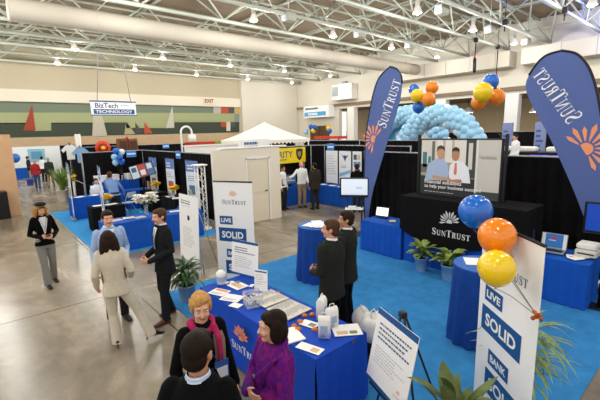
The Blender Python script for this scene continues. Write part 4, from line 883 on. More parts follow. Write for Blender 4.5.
# hanging technology sign
a, b, c_ = on_y(90, 101, 25), on_y(135, 101, 25), on_y(90, 115, 25); W = b.x-a.x; H = a.z-c_.z
t = thing('hanging_sign', 'white and blue technology sign hung by two wires before the mural', 'sign', ((a.x+b.x)/2, 25, (a.z+c_.z)/2))
MB().box((0, 0, 0), (W, .06, H)).build('sign_board', board, t); F = front(-.031); MB().box((0, 0, H/2), (W+.06, .09, .07)).box((0, 0, -H/2), (W+.06, .09, .05)).build('edge_rail', inkblue, t)
text(t, 'BizTech', F, -W*.16, H*.2, w=W*.5, m=inknavy, bold=.02); plate(t, F, -W*.45, -H*.42, W*.46, -H*.06, inkblue); text(t, 'TECHNOLOGY', F, 0, -H*.24, w=W*.82, h=H*.22, m=logowhite, bold=.02, c=.004)
lines(t, F, W*.16, W*.44, H*.2, .1, 1, mat('print pale blue', '#9fb6d2'), th=H*.08)
MB().tube([(-W*.35, 0, H/2), (-W*.2, -.4, 4.25)], .018, n=5).build('wire', greymetal, t); MB().tube([(W*.4, 0, H/2), (W*.2, -.4, 4.25)], .018, n=5).build('wire', greymetal, t)

# ================================================================== LEFT REAR BOOTH
skirted_table('long blue skirted table with leaflets and a lily vase behind the standing group', 3.56, 10.3, 2.55, .72, group=None)
skirted_table('blue skirted table beside the aisle behind the leaning white banner', 3.35, 15.5, 1.7, .7)
skirted_table('tall blue skirted counter at the back of the left rear booth', 4.5, 17.0, 1.7, .5, H=1.05)
skirted_table('blue skirted table behind the folding chair', 4.95, 15.95, .95, .6)
skirted_table('black draped table beside the aisle banner under white papers', 3.05, 12.95, .95, .62, cloth=blackcloth)
skirted_table('black draped table with leaflets against the side drape, farther one', 5.2, 14.75, 1.25, .6, rz=-PI/2, cloth=blackcloth)
skirted_table('black draped table with leaflets against the side drape, nearer one', 5.25, 12.75, 1.25, .6, rz=-PI/2, cloth=blackcloth)
skirted_table('short blue table between the black draped tables', 5.2, 11.65, .7, .5, H=.55, rz=-PI/2)
drape('tall black drape wall at the back and side of the left rear booth', [(3.45, 17.6), (5.88, 17.6), (5.88, 11.1)], 2.24, seed=61)
drape('low black side drape of the booth beyond the left rear booth', [(3.5, 18.0), (3.5, 21.0)], .95, seed=71)
drape('black drape wall of the farther left booth', [(4.2, 21.6), (4.2, 24.3)], 2.3, seed=81)
for k, (x, y, r, lb, pc) in enumerate(((2.62, 10.28, .2, 'leftmost leaflet', '#c98a6a'), (2.95, 10.35, -.1, 'second leaflet from the left', '#d9b48a'), (3.18, 10.2, .3, 'leaflet left of the lily vase', '#8aa2b8'), (3.75, 10.3, .1, 'leaflet right of the lily vase', '#b8bcc0'), (4.15, 10.25, -.2, 'second leaflet from the right', '#c8c0a8'), (4.6, 10.3, .15, 'rightmost leaflet', '#a8b4bc'))):
    sheet('printed leaflet on the long blue table behind the group, '+lb, x, y, .772, .27, .21, r, group='leaflets on the long blue table', print_=[(-.1, -.08, .1, .06, mat('leaflet ink '+pc, pc, .5))])
for k, (x, y, z, lb) in enumerate(((2.85, 12.95, .772, 'white paper at left on the black aisle table'), (3.2, 12.9, .772, 'white paper at right on the black aisle table'), (2.8, 15.4, .772, 'white paper at left on the blue aisle table'), (3.3, 15.45, .772, 'white paper in the middle of the blue aisle table'), (5.1, 12.4, .772, 'white leaflet on the nearer black side table'), (5.1, 12.9, .772, 'red and white leaflet on the nearer black side table'), (5.05, 14.35, .772, 'white leaflet on the farther black side table'))):
    sheet(lb, x, y, z, .34, .25, .3*k, print_=[(-.1, -.08, .05, .05, red)] if 'red' in lb else None)
# slim banners
def slim(label, x, y, rz, W, H, kind, group=None):
    t = retractable(label, x, y, rz, W, H, m=mat('pale printed sheet', '#e3e9ef', .5), name='slim_banner', group=group, z=.012)
    F = front(-.0045); plate(t, F, -W/2, H-.38, W/2, H, mat('banner periwinkle', '#5f86c4', .5)); lines(t, F, -W*.38, W*.38, H-.2, .1, 2, logowhite, th=.05, c=.003)
    lines(t, F, -W*.38, W*.38, H-.55, .07, 3, inkgrey, th=.025, seed=kind); plate(t, F, -W*.3, H*.42, W*.3, H*.58, mat('banner photo ink %d' % kind, ('#7f6a58', '#b85a48', '#5a7a8a', '#8a94a0', '#6f7fa0')[kind % 5], .5)); lines(t, F, -W*.38, W*.38, H*.36, .07, 5, inkgrey, th=.02, seed=kind+5); plate(t, F, -W/2, .1, W/2, .26, mat('banner periwinkle', '#5f86c4'))
    return t
slim('narrow white and blue banner against the side drape, farthest of three', 5.62, 15.75, -PI/2+.1, .62, 1.98, 0, 'banners on the side drape')
slim('narrow white and blue banner against the side drape, middle of three', 5.62, 14.0, -PI/2+.1, .62, 2.0, 1, 'banners on the side drape')
slim('narrow white and blue banner against the side drape, nearest of three', 5.62, 12.15, -PI/2+.15, .7, 2.0, 2, 'banners on the side drape')
a = P(72, 219); slim('white banner seen nearly edge on at the aisle corner', a.x+.02, a.y-.25, -1.66, .7, 2.0, 3)
a = P(103, 236); slim('narrow pale blue banner seen nearly edge on beside the blue shirted man', a.x+.02, a.y-.3, -1.72, .7, 2.05, 4)
# tall notice sign on an easel by the bushy plant
ya, yb = on_x(180, 193, 3.4).y, on_x(199, 198, 3.4).y; W = ya-yb; H = 1.42
t = thing('easel_sign', 'tall white notice sign on a grey easel behind the bushy plant', 'sign', (3.4, (ya+yb)/2, 0), -PI/2)
Fb = frame((0, -.10, .20), (1, 0, 0), (0, .05, 1)); MB().prism([(-W/2, 0), (W/2, 0), (W/2, H), (-W/2, H)], Fb, -.01, 0).build('sign_board', board, t)
MB().prism([(.06*math.cos(k*PI/8), H*.66+.06*math.sin(k*PI/8)) for k in range(16)], Fb, 0, .001).build('round_emblem', darkmetal, t); lines(t, Fb, -W*.38, W*.38, H-.14, .05, 2, inknavy, th=.02); lines(t, Fb, -W*.3, W*.3, H*.5, .05, 9, mat('print pale grey', '#b9bdc2'), th=.014, seed=3); lines(t, Fb, -W*.4, W*.4, H*.86, .05, 2, mat('print pale grey', '#b9bdc2'), th=.014)
easel_legs(t, 1.7, .185, spread=.5, m=greymetal)
# truss plinth stand
t = thing('truss_stand', 'white lattice truss stand with a round top against the black drape', 'stand', (5.16, 10.62, .012))
MB().lathe([(.25, 0), (.25, .03), (.1, .05)], n=24).build('base_plate', white, t); MB().box((0, 0, 1.96), (.38, .38, .04), bev=.02).build('top_plate', white, t)
mb = MB(); c4 = [(-.11, -.11), (.11, -.11), (.11, .11), (-.11, .11)]
for x, y in c4: mb.tube([(x, y, .04), (x, y, 1.95)], .018, n=6)
mb.build('lattice_posts', white, t); mb = MB()
for k in range(5):
    for j in range(4):
        (x0, y0), (x1, y1) = c4[j], c4[(j+1) % 4]; z0 = .05+k*.38; mb.tube([(x0, y0, z0), (x1, y1, z0+.19)], .009, n=5); mb.tube([(x1, y1, z0+.19), (x0, y0, z0+.38)], .009, n=5)
mb.build('lattice_braces', white, t)
# folding chair
def folding_chair(label, x, y, rz):
    t = thing('folding_chair', label, 'chair', (x, y, .012), rz)
    for s in (-1, 1):
        MB().tube([(s*.21, .22, 0), (s*.2, -.18, .82)], .013, n=6).build('leg', steel, t); MB().tube([(s*.19, -.24, 0), (s*.19, .16, .45)], .013, n=6).build('leg', steel, t)
    MB().box((0, 0, .45), (.40, .38, .025), bev=.01).build('seat', mat('pale chair seat', '#b8c4cc', .5), t); MB().box((0, -.165, .74), (.38, .025, .2), bev=.01).build('backrest', mat('pale chair seat', '#b8c4cc'), t); MB().tube([(-.2, .14, .16), (.2, .14, .16)], .01, n=5).build('stretcher', steel, t)
folding_chair('steel folding chair standing beside the man in the blue shirt at the rear booth', 4.25, 14.7, .5)
# flowers
def vase(label, x, y, z, fm, n, R, h, fr, col=None, seed=2):
    t = thing('flower_vase', label, 'flowers', (x, y, z)); rnd = random.Random(seed)
    MB().lathe([(.05, 0), (.055, .02), (.05, h*.5), (.06, h), (.055, h), (.045, h*.5), (.048, .03)], n=18, capt=False).build('vase', col or glass, t)
    st, fl_, lf = MB(), MB(), MB()
    for i in range(n):
        a = rnd.uniform(0, 2*PI); rr = R*math.sqrt(rnd.random()); q = Vector((rr*math.cos(a), rr*math.sin(a), h+R*rnd.uniform(.25, 1.35)*(1.15-rr/R*.6))); st.tube([(0, 0, .03), (q.x*.3, q.y*.3, h), q], .004, n=4)
        for k in range(6):
            b = 2*PI*k/6+a; blade(fl_, q, b, .5, fr, fr*.55, .9, n=3)
        fl_.ball(q, fr*.28, 6, 4)
    for i in range(10): a = rnd.uniform(0, 2*PI); blade(lf, (0, 0, h), a, rnd.uniform(.3, 1.1), R*1.1, .05, 1.2, n=4)
    st.build('stems', leafm, t); fl_.build('blooms', fm, t); lf.build('foliage', leafm, t); return t
vase('tall glass vase of white lilies on the long blue table', 3.42, 10.38, .772, petal, 34, .26, .3, .14, seed=2)
q = on_y(102, 190, 12.95); vase('yellow flowers in a vase on the black aisle table', 3.12, 13.05, .772, yellow, 22, .13, .14, .10, seed=3)
vase('yellow flowers in a vase on the farther black side table', 5.2, 14.45, .772, yellow, 24, .15, .2, .11, seed=4)
vase('yellow flowers in a vase on the nearer black side table', 5.2, 12.85, .772, yellow, 24, .16, .2, .11, seed=5)
# display of tilted screens
t = thing('screen_display', 'tilted board of glossy coloured screens on the farther black side table', 'display', (4.98, 15.15, .775), -.40, rx=-.15)
MB().tube([(0, .02, 0), (0, .02, .6)], .03, n=8).build('stand_pole', black, t); MB().box((0, .02, .008), (.4, .3, .016)).build('stand_base', black, t)
Fd = frame((-.0, -.02, .78), (1, .0, .25), (-.25, 0, 1)); MB().prism([(-.45, -.27), (.45, -.27), (.45, .27), (-.45, .27)], Fd, -.04, 0).build('board_case', black, t)
for k, (x0, y0, x1, y1, c_) in enumerate(((-.42, -.24, -.15, .24, '#cfe0e6'), (-.13, -.24, .14, .24, '#c04a44'), (.16, -.24, .42, .24, '#5a78a8'), (-.38, .0, -.2, .18, '#4a5c78'), (-.08, -.18, .1, .02, '#e8ecee'), (.2, .0, .38, .2, '#d8e4ea'))): plate(t, Fd, x0, y0, x1, y1, mat('screen ink '+c_, c_, .2), c=.002+.0006*k)
for k, (y, c_, lb) in enumerate(((15.28, '#b89a78', 'tan'), (15.05, '#7a5a48', 'brown'), (14.8, '#c8b8a0', 'cream'))):
    t = thing('brochure_stand', '%s brochure stand on the farther black side table' % lb, 'stand', (5.2-.0, y-.2 if k == 9 else y, .775), -PI/2); MB().box((0, .03, .01), (.16, .12, .02)).build('stand_foot', black, t); MB().box((0, .0, .17), (.16, .02, .32)).build('brochure', mat('brochure '+c_, c_, .5), t); 
# white boxes on the tall counter
for k, (x, w_, lb) in enumerate(((3.9, .4, 'left'), (4.38, .42, 'middle'), (5.08, .4, 'right'))):
    t = thing('storage_box', 'white box on the tall blue counter at the rear, %s one of three' % lb, 'box', (x, 17.0, 1.065), .1*k, 'white boxes on the counter'); MB().box((0, 0, .11), (w_, .34, .22), bev=.02).build('box_body', white, t); MB().box((0, 0, .235), (w_+.03, .37, .04), bev=.015).build('lid', white, t)
# balloon bunch at the rear
base = Vector((4.72, 16.87, 1.07)); t = thing('balloon_weight', 'silver weight holding the blue and white balloon bunch', 'weight', base); MB().lathe([(.06, 0), (.07, .03), (.03, .14), (.05, .2)], n=12).build('weight_body', steel, t)
for k, (px, py, c_, lb) in enumerate(((116, 151, 'b', 'blue balloon at the top of the rear bunch'), (121.5, 152, 'w', 'white balloon at the top right of the rear bunch'), (114.5, 157, 'l', 'pale blue balloon at the left of the rear bunch'), (119.5, 157.5, 'b', 'blue balloon at the middle of the rear bunch'), (121.5, 161.5, 'b', 'blue balloon at the bottom right of the rear bunch'), (115.5, 162.5, 'l', 'pale blue balloon at the bottom left of the rear bunch'))):
    q = on_y(px, py, 16.75+.12*(k % 3)); balloon(lb, q, .13, c_, 'rear balloon bunch', base+Vector((0, 0, .2)))
# arched lamp
p = P(182, 178, 1.0); p = on_y(182, 147, 16.2)
t = thing('arch_lamp', 'tall white arched lamp with a drum shade behind the black drape', 'lamp', (p.x, 16.2, 0)); zt = on_y(186, 126.5, 16.2).z; xr = on_y(191.5, 130, 16.2).x-p.x
mb = MB(); r_ = xr/2; mb.tube([(0, 0, .03), (0, 0, zt-r_)]+[(r_-r_*math.cos(a*PI/10), 0, zt-r_+r_*math.sin(a*PI/10)) for a in range(1, 11)]+[(xr, 0, zt-r_-.12)], .045, n=8); mb.build('arched_tube', white, t)
MB().lathe([(.19, -.32), (.15, 0), (.03, .02)], (xr, 0, zt-r_-.1), n=16).build('lamp_shade', white, t); MB().lathe([(.25, 0), (.25, .03), (.05, .05)], n=16).build('base', white, t)
# prize wheel and wooden cabinets behind
q = on_y(103, 148, 21.2)
t = thing('prize_wheel', 'round red prize wheel with a yellow centre standing behind the rear drape', 'wheel', (q.x, 21.2, 0)); R_ = .36; z0 = q.z
Mx = Matrix.Rotation(PI/2, 3, 'X')
MB().lathe([(R_, -.03), (R_, .03)], (0, 0, z0), n=32, M=Mx).build('wheel_disc', mat('orange red paint', '#d8401c', .5), t); MB().lathe([(R_*.62, .031), (R_*.62, .045)], (0, 0, z0), n=32, M=Mx).build('dark_ring', mat('dark red paint', '#5c1a14', .5), t); MB().lathe([(R_*.45, .046), (R_*.45, .055)], (0, 0, z0), n=32, M=Mx).build('red_ring', mat('orange red paint', '#d8401c'), t); MB().lathe([(R_*.24, .056), (R_*.24, .07)], (0, 0, z0), n=24, M=Mx).build('yellow_hub', yellow, t)
MB().tube([(0, .06, 0), (0, .06, z0)], .04, n=8).build('stand_post', greymetal, t); MB().box((0, .06, .03), (.9, .6, .06)).build('stand_base', greymetal, t)
for k, (px, lb) in enumerate(((121.5, 'left'), (131.5, 'right'))):
    q = on_y(px, 138.5, 23.0); t = thing('wooden_kiosk', 'brown wooden kiosk top rising over the rear drape, %s one' % lb, 'kiosk', (q.x, 23.0, 0), 0, 'wooden kiosks'); MB().box((0, 0, q.z/2), (.5, .45, q.z), bev=.03).build('cabinet_body', wood, t); MB().box((0, -.235, q.z*.5), (.36, .02, q.z*.9)).build('cabinet_door', mat('dark brown wood', '#4a2a18', .5), t)
    if not k: MB().ball((.3, 0, q.z+.02), .09, 10, 7).build('red_knob', red, t)
# white pole flag, shirts, tall grasses
q = P(86, 186); t = thing('pole_flag', 'slim white pole with a small white flag beside the low black drape', 'flag', (q.x, q.y, 0)); zt = 3.05
MB().tube([(0, 0, 0), (0, 0, zt)], .035, n=8).build('pole', white, t); MB().lathe([(.22, 0), (.22, .02), (.05, .05)], n=14).build('base', greymetal, t); MB().box((-.14, 0, zt-.45), (.26, .015, .9)).build('flag_cloth', white, t)
for px, py, Y, c_, lb in ((70.5, 152, 21.3, '#e4e6e6', 'white shirt on a hanger above the tall grasses'), (81, 155, 20.5, '#7fa8d4', 'pale blue shirt hung beside the white pole')):
    q = on_y(px, py, Y); t = thing('hung_shirt', lb, 'shirt', (q.x, Y, q.z)); F = front(0)
    MB().prism([(-.16, -.36), (.16, -.36), (.17, .1), (.30, -.02), (.38, .1), (.17, .32), (.07, .35), (0, .3), (-.07, .35), (-.17, .32), (-.38, .1), (-.30, -.02), (-.17, .1)], F, -.03, .03).build('shirt_body', mat('shirt '+c_, c_, .8), t); MB().tube([(-.2, 0, .33), (0, 0, .42), (.2, 0, .33)], .01, n=5).build('hanger', darkmetal, t)
    MB().tube([(0, .06, -q.z), (0, .06, .45)], .02, n=6).tube([(0, .06, .42), (0, 0, .42)], .012, n=5).lathe([(.2, -q.z), (.2, -q.z+.03)], (0, .06, 0), n=12).build('display_stand', darkmetal, t)
for k, (x, y, lb) in enumerate(((3.02, 20.2, 'nearer tall green grass plant at the booth corner'), (3.35, 21.5, 'farther tall green grass plant by the hung shirts'))):
    potted(lb, x, y, .22, .5, white, mat('grass green', '#6d8a3a', .6, var=.3), 90, 1.05, .04, (1.2, 1.55), (.2, 1.0), z=0, seed=50+k, name='tall_grass_plant', stem_h=.1)
q = P(79, 183, .95); vase('yellow flowers in a white vase beyond the low black drape', 3.3, 19.0, .0, yellow, 14, .25, 1.0, .09, col=white, seed=9)
# far left: partition, far booth
pm_ = MB(); pm_.box((-2.4, 18.3, 1.52), (7.3, .7, 3.04)); struct(pm_.build('wall_left_partition', mat('peach partition paint', '#cfa57c', .7, var=.05, scale=2)))
t = thing('black_cabinet', 'black cabinet standing against the tan partition at the left edge', 'cabinet', (.42, 17.6, 0)); MB().box((0, 0, .5), (.9, .5, 1.0), bev=.02).build('cabinet_body', black, t); MB().box((0, -.26, .5), (.84, .02, .9)).build('cabinet_door', mat('matt black', '#161412', .8), t)
t = thing('booth_wall', 'white back wall of the far booth at the end of the aisle', 'booth wall', (4.2, 36.2, 0)); MB().box((0, 0, 1.12), (6.4, .12, 2.24)).build('wall_panel', mat('bright booth white', '#eef4f4', .6), t); MB().box((-.2, -.075, 1.55), (1.1, .03, 1.0)).build('blue_poster', mat('print pale teal', '#8fc0d4', .5), t); MB().box((-.2, -.092, 1.55), (.7, .01, .6)).build('poster_centre', mat('print teal', '#5e9cc0', .5), t)
skirted_table('blue skirted table in front of the white far booth wall', 2.85, 34.4, 1.1, .7, z=0)
q = on_y(15, 158, 34.4); balloon('bright blue balloon over the far blue table by the tan partition', (q.x, 34.4, q.z), .32, 'b', None, (2.85, 34.4, .76))
drape('black drape wall beside the far white booth', [(5.2, 33.5), (9.5, 33.0)], 2.3, seed=91)

# ================================================================== PEOPLE
SKIN = {'fair': mat('fair skin', '#d9a487', .5), 'pink': mat('pink skin', '#d79a80', .5), 'tan': mat('tanned skin', '#c08a66', .5)}
HAIRM = {'blonde': mat('blonde hair', '#b98a4e', .65, spec=.15, var=.3, scale=60), 'brown': mat('brown hair', '#2a1a10', .65, spec=.15, var=.3, scale=60), 'dark': mat('dark brown hair', '#1c100a', .65, spec=.15, var=.3, scale=60), 'lightbrown': mat('light brown hair', '#4c3320', .65, spec=.15, var=.3, scale=60), 'grey': mat('grey hair', '#a8a29a', .6, var=.2, scale=60), 'gold': mat('honey blonde hair', '#a87838', .65, spec=.15, var=.35, scale=50)}
def view_rz(x, y, a):
    """a = 0 faces the photographer, 90 faces the picture's right, -90 its left, 180 away"""
    n = math.hypot(x, y); tx, ty = -x/n, -y/n; rx, ry = y/n, -x/n
    a = math.radians(a); fx, fy = math.cos(a)*tx+math.sin(a)*rx, math.cos(a)*ty+math.sin(a)*ry
    return math.atan2(fy, fx)-PI/2
def hand(mb, w, d, tau, side, s, curl=.5):
    d = Vector(d).normalized(); tau = Vector(tau); tau = (tau-d*tau.dot(d)).normalized(); n = d.cross(tau)*(-side); w = Vector(w)
    mb.tube([w-d*.03*s, w+d*.015*s, w+d*.055*s, w+d*.088*s], [(.027*s, .02*s), (.034*s, .016*s), (.042*s, .015*s), (.038*s, .012*s)], n=12, up=tau, round_ends=True)
    for i, (ln, off) in enumerate(((.072, .032), (.08, .011), (.074, -.011), (.056, -.031))):
        p = w+d*(.082-.006*(i == 3))*s+tau*off*s; a = .15; pts = [p-d*.02*s]; dirn = d+tau*off*2.2
        for k, f in enumerate((.45, .3, .25)):
            q = (dirn*math.cos(a)+n*math.sin(a)).normalized(); pts.append(p); p = p+q*ln*f*s; a += curl*(.8 if k else .6)
        pts.append(p); mb.tube(pts, [.0095*s, .0095*s, .0088*s, .008*s, .0072*s], n=8, round_ends=True)
    p = w+d*.018*s+tau*.026*s; q = (d*.6+tau*.8).normalized(); q2 = (d*.85+tau*.35+n*.4).normalized()
    mb.tube([p-q*.01*s, p+q*.03*s, p+q*.035*s+q2*.028*s, p+q*.035*s+q2*.052*s], [.014*s, .012*s, .0105*s, .008*s], n=8, round_ends=True)
def person(label, x, y, a, H=1.75, fem=False, arms=None, legs=None, lean=(0, 0), head=(0, 0, 0), skin='fair', hair=('short', 'brown'), top='jacket', topm=None, shirt=None, tie=None, pants=None, wide=False, shoes='#17120f', heel=False, vox=.009, extra=None, z=.0, build=1.0, seated=False, rz=None, collar=True, hem=None, group=None, vdepth=.32):
    s = H/1.75; t = thing('person', label, 'person', (x, y, z), view_rz(x, y, a) if rz is None else rz, group)
    S = lambda p: Vector(p)*s
    sh = (.142 if fem else .163)*build; hipw = .085
    A = {-1: dict(e=(-.205, -.03, 1.13), w=(-.215, .05, .88), d=(0, .1, -1), t=(0, 1, .1)), 1: dict(e=(.205, -.03, 1.13), w=(.215, .05, .88), d=(0, .1, -1), t=(0, 1, .1))}
    for k, v in (arms or {}).items(): A[k].update(v)
    Lg = {-1: dict(k=(-.095, .03, .49), a=(-.10, -.02, .09), f=(-.1, 1)), 1: dict(k=(.095, .03, .49), a=(.10, -.02, .09), f=(.1, 1))}
    for k, v in (legs or {}).items(): Lg[k].update(v)
    def lz(p):                                           # lean of the body above the hips
        p = Vector(p); k = max(0, p.z-.92); return Vector((p.x+lean[0]*k, p.y+lean[1]*k, p.z-.5*(lean[0]**2+lean[1]**2)*k))
    hc = lz((0, .012, 1.518)); Rh = Matrix.Rotation(math.radians(head[0]), 3, 'Z') @ Matrix.Rotation(math.radians(head[1]), 3, 'X') @ Matrix.Rotation(math.radians(head[2]), 3, 'Y')
    hd = lambda p: (hc+Rh @ (Vector(p)-Vector((0, .01, 1.53))))*s
    fw = .95 if fem else 1.0
    def ball_h(mb, c, r, n=16, k=11, mi=0): mb.ball(hd(c), tuple(q*s for q in r), n, k, mi, M=Rh)
    # ---- one continuous body
    b = MB()
    ball_h(b, (0, -.012, 1.655), (.076*fw, .096, .092)); ball_h(b, (0, .025, 1.60), (.062*fw, .068, .088)); ball_h(b, (0, .062, 1.540), (.030*fw, .028, .024)); ball_h(b, (0, .03, 1.565), (.052*fw, .055, .045))
    b.tube([hd((0, .090, 1.640)), hd((0, .104, 1.615)), hd((0, .108, 1.600))], [.008*s, .012*s, .015*s], n=8, round_ends=True)
    for k in (-1, 1): ball_h(b, (k*.077*fw, -.012, 1.618), (.011, .02, .032), 10, 7); ball_h(b, (k*.033, .078, 1.600), (.024, .02, .022), 8, 6); ball_h(b, (k*.03, .083, 1.657), (.028, .014, .012), 8, 6)
    b.tube([lz((0, -.012, 1.40))*s, lz((0, -.01, 1.47))*s, hd((0, .0, 1.57))], [.056*s*fw, .054*s*fw, .052*s*fw], n=14, round_ends=True)
    tor = [(0, -.01, .86, .15, .105), (0, 0, .98, .145, .1), (0, 0, 1.1, .135, .095), (0, 0, 1.26, .155*build, .11), (0, -.01, 1.38, sh*.85, .085), (0, -.005, 1.44, .075, .055)]
    b.loft([tuple(v*s for v in (lz((q[0], q[1], q[2]))[0], lz((q[0], q[1], q[2]))[1], lz((q[0], q[1], q[2]))[2], q[3], q[4])) for q in tor], n=18)
    J = {}
    for k in (-1, 1):
        sp = lz((k*sh, -.012, 1.415)); e = Vector(A[k]['e']); w_ = Vector(A[k]['w']); e, w_ = lz(e), lz(w_)
        d = Vector(A[k]['d']).normalized(); J[k] = (sp, e, w_)
        b.tube([sp*s, e*s, w_*s], [.047*s, .038*s, .026*s], n=10, round_ends=True); hand(b, w_*s, d, A[k]['t'], k, s*(.92 if fem else 1), A[k].get('curl', .5))
        hp = Vector((k*hipw, 0, .90)); kn, an = Vector(Lg[k]['k']), Vector(Lg[k]['a'])
        b.tube([hp*s, kn*s, an*s], [.082*s, .052*s, .036*s], n=10, round_ends=True)
        ff = Vector((*Lg[k]['f'], 0)).normalized(); b.tube([(an+Vector((0, 0, -.02)))*s, (an+ff*.10+Vector((0, 0, -.05)))*s], [.034*s, .03*s], n=8, round_ends=True)
    remeshed(b, 'body', SKIN[skin], t, vox*s)
    # ---- face
    if vox < .012:
        ew = mat('eye white', '#e9e4dc', .3); eb = mat('eye iris', '#2a1c14', .3)
        for k in (-1, 1):
            o = MB().ball(hd((k*.031, .0865, 1.635)), (.0125*s, .007*s, .0075*s), 10, 7, M=Rh).build('eye', ew, t); MB().ball(hd((k*.031, .0915, 1.635)), (.006*s, .004*s, .006*s), 8, 6, M=Rh).build('iris', eb, o)
            MB().tube([hd((k*.014, .096, 1.655)), hd((k*.032, .097, 1.660)), hd((k*.048, .086, 1.655))], .0022*s, n=5).build('eyebrow', HAIRM['dark' if hair[1] not in ('blonde', 'gold', 'grey') else 'lightbrown'], t)
        MB().ball(hd((0, .0875, 1.570)), (.024*s, .010*s, .0075*s), 10, 6, M=Rh).build('mouth', mat('lip pink', '#a8564e', .4), t)
    # ---- hair
    h = MB(); kind, hm = hair
    if kind != 'none':
        if kind == 'bald':
            ball_h(h, (0, -.04, 1.625), (.080*fw, .068, .045))
        else:
            ball_h(h, (0, -.022, 1.668), (.083*fw, .096, .087)); ball_h(h, (0, -.048, 1.61), (.074*fw, .060, .072)); ball_h(h, (0, .03, 1.708), (.066*fw, .056, .038))
            for k in (-1, 1): ball_h(h, (k*.07*fw, .012, 1.66), (.016, .035, .04), 10, 7)
        if kind in ('bob', 'long'):
            ball_h(h, (0, -.055, 1.59), (.092, .065, .10))
            for k in (-1, 1): ball_h(h, (k*.078, -.005, 1.61), (.026, .055, .095), 12, 9); ball_h(h, (k*.045, .04, 1.69), (.036, .038, .026), 10, 7)
        if kind == 'long':
            for k in (-1, -.4, .4, 1): h.tube([hd((k*.075, -.05, 1.62)), hd((k*.09, -.06, 1.5)), hd((k*.09, -.06+.05*(abs(k) > .9), 1.36))], [.04*s, .042*s, .022*s], n=10, round_ends=True)
            for k in (-1, 1): h.tube([hd((k*.082, .0, 1.64)), hd((k*.095, .01, 1.5)), hd((k*.09, .05, 1.37))], [.026*s, .032*s, .015*s], n=10, round_ends=True)
        if kind == 'tousled':
            rnd = random.Random(2)
            for k in range(26):
                az, el = rnd.uniform(0, 2*PI), rnd.uniform(.1, 1.4); c_ = Vector((.083*math.cos(az)*math.cos(el), -.024+.09*math.sin(az)*math.cos(el), 1.652+.074*math.sin(el)))
                if c_.y > .03 and c_.z < 1.695: continue
                ball_h(h, c_, (.017, .018, .015), 8, 6)
            for k in (-1, 1): ball_h(h, (k*.070, -.008, 1.632), (.018, .042, .055), 12, 9)
            ball_h(h, (.02, .056, 1.692), (.05, .03, .026), 10, 7)
        remeshed(h, 'hair', HAIRM[hm], t, max(.007, vox*.8)*s, 1)
    # ---- upper clothing
    pm_ = pants or mat('black trousers', '#131316', .8)
    hemz = hem if hem is not None else {'jacket': .76, 'shirt': .90, 'sweater': .84, 'shawl': .72, 'coat': .55}[top]
    th = {'jacket': .022, 'shirt': .013, 'sweater': .02, 'shawl': .035, 'coat': .028}[top]
    hip = .178 if not fem else .17
    sec = [(hemz, hip*1.04+th*.6, .118+th), (.90, hip+th*.3, .112+th*.8), (1.02, (.155 if not fem else .122)*build+th*.5, .102+th*.6), (1.14, (.158 if not fem else .127)*build+th*.6, .104+th*.6), (1.27, (.168 if not fem else .15)*build+th*.6, .118+th*.5), (1.36, (sh+.012)+th*.4, .11+th*.4), (1.425, sh*.76+th, .092+th*.3), (1.462, .094+th*.4, .082+th*.2), (1.495, .074+th*.3, .070+th*.2)]
    if not seated: sec = [q for i, q in enumerate(sec) if i == 0 or q[0] > hemz+.03]
    c = MB(); c.loft([(*(lz((0, -.008, z_))*s)[:2], (lz((0, 0, z_))*s).z, rx_*s, ry_*s) for z_, rx_, ry_ in sec], n=24)
    for k in (-1, 1):
        sp, e, w_ = J[k]; wd = (w_-e).normalized(); sl = 0 if top != 'tee' else .2
        c.tube([sp*s, (sp*.5+e*.5)*s, e*s, (e*.45+w_*.55)*s, (w_-wd*.005)*s], [(.052+th*.5)*s*build, (.046+th*.5)*s, (.041+th*.5)*s, (.036+th*.5)*s, (.031+th*.45)*s], n=12, round_ends=True)
    clo = remeshed(c, {'jacket': 'suit_jacket', 'shirt': 'shirt', 'sweater': 'sweater', 'shawl': 'shawl', 'coat': 'coat'}[top], topm, t, max(vox, .010)*s, 3)
    def fy(z_):
        for (a0, _, r0), (a1, _, r1) in zip(sec, sec[1:]):
            if a0 <= z_ <= a1: return r0+(r1-r0)*(z_-a0)/(a1-a0)
        return sec[-1][2]
    def chest(pts, off, name, m_, parent=t):             # a strip lying on the chest: rows of (z, x0, x1)
        mb = MB(); n_ = 5; vs = []
        for z_, xa, xb in pts:
            rx_ = .16
            for i in range(n_+1):
                xx = xa+(xb-xa)*i/n_; yy = fy(z_)*(1-min(.9, abs(xx)/.2)**2.3)**(1/2.3)+off-.008; vs.append(lz((xx, yy, z_))*s)
        fs = [[j*(n_+1)+i, j*(n_+1)+i+1, (j+1)*(n_+1)+i+1, (j+1)*(n_+1)+i] for j in range(len(pts)-1) for i in range(n_)]
        mb.add(vs, fs, 0, True); return mb.build(name, m_, parent)
    if shirt:
        zs = [1.465-vdepth*i/6 for i in range(7)]; chest([(z_, -.055*(1-i/6)-.004, .055*(1-i/6)+.004) for i, z_ in enumerate(zs)], .006, 'shirt_front', shirt, t)
        if tie: chest([(1.45-vdepth*.95*i/6, -.012-.012*(i/6), .012+.012*(i/6)) for i in range(7)], .012, 'necktie', tie, t)
        if top == 'jacket' and vox < .012:
            for k in (-1, 1): chest([(1.46-(vdepth+.02)*i/6, k*(.058*(1-i/6)+.004), k*(.058*(1-i/6)+.004+.055*math.sin(PI*(i+.6)/7))) for i in range(7)], .011, 'lapel', topm, clo)
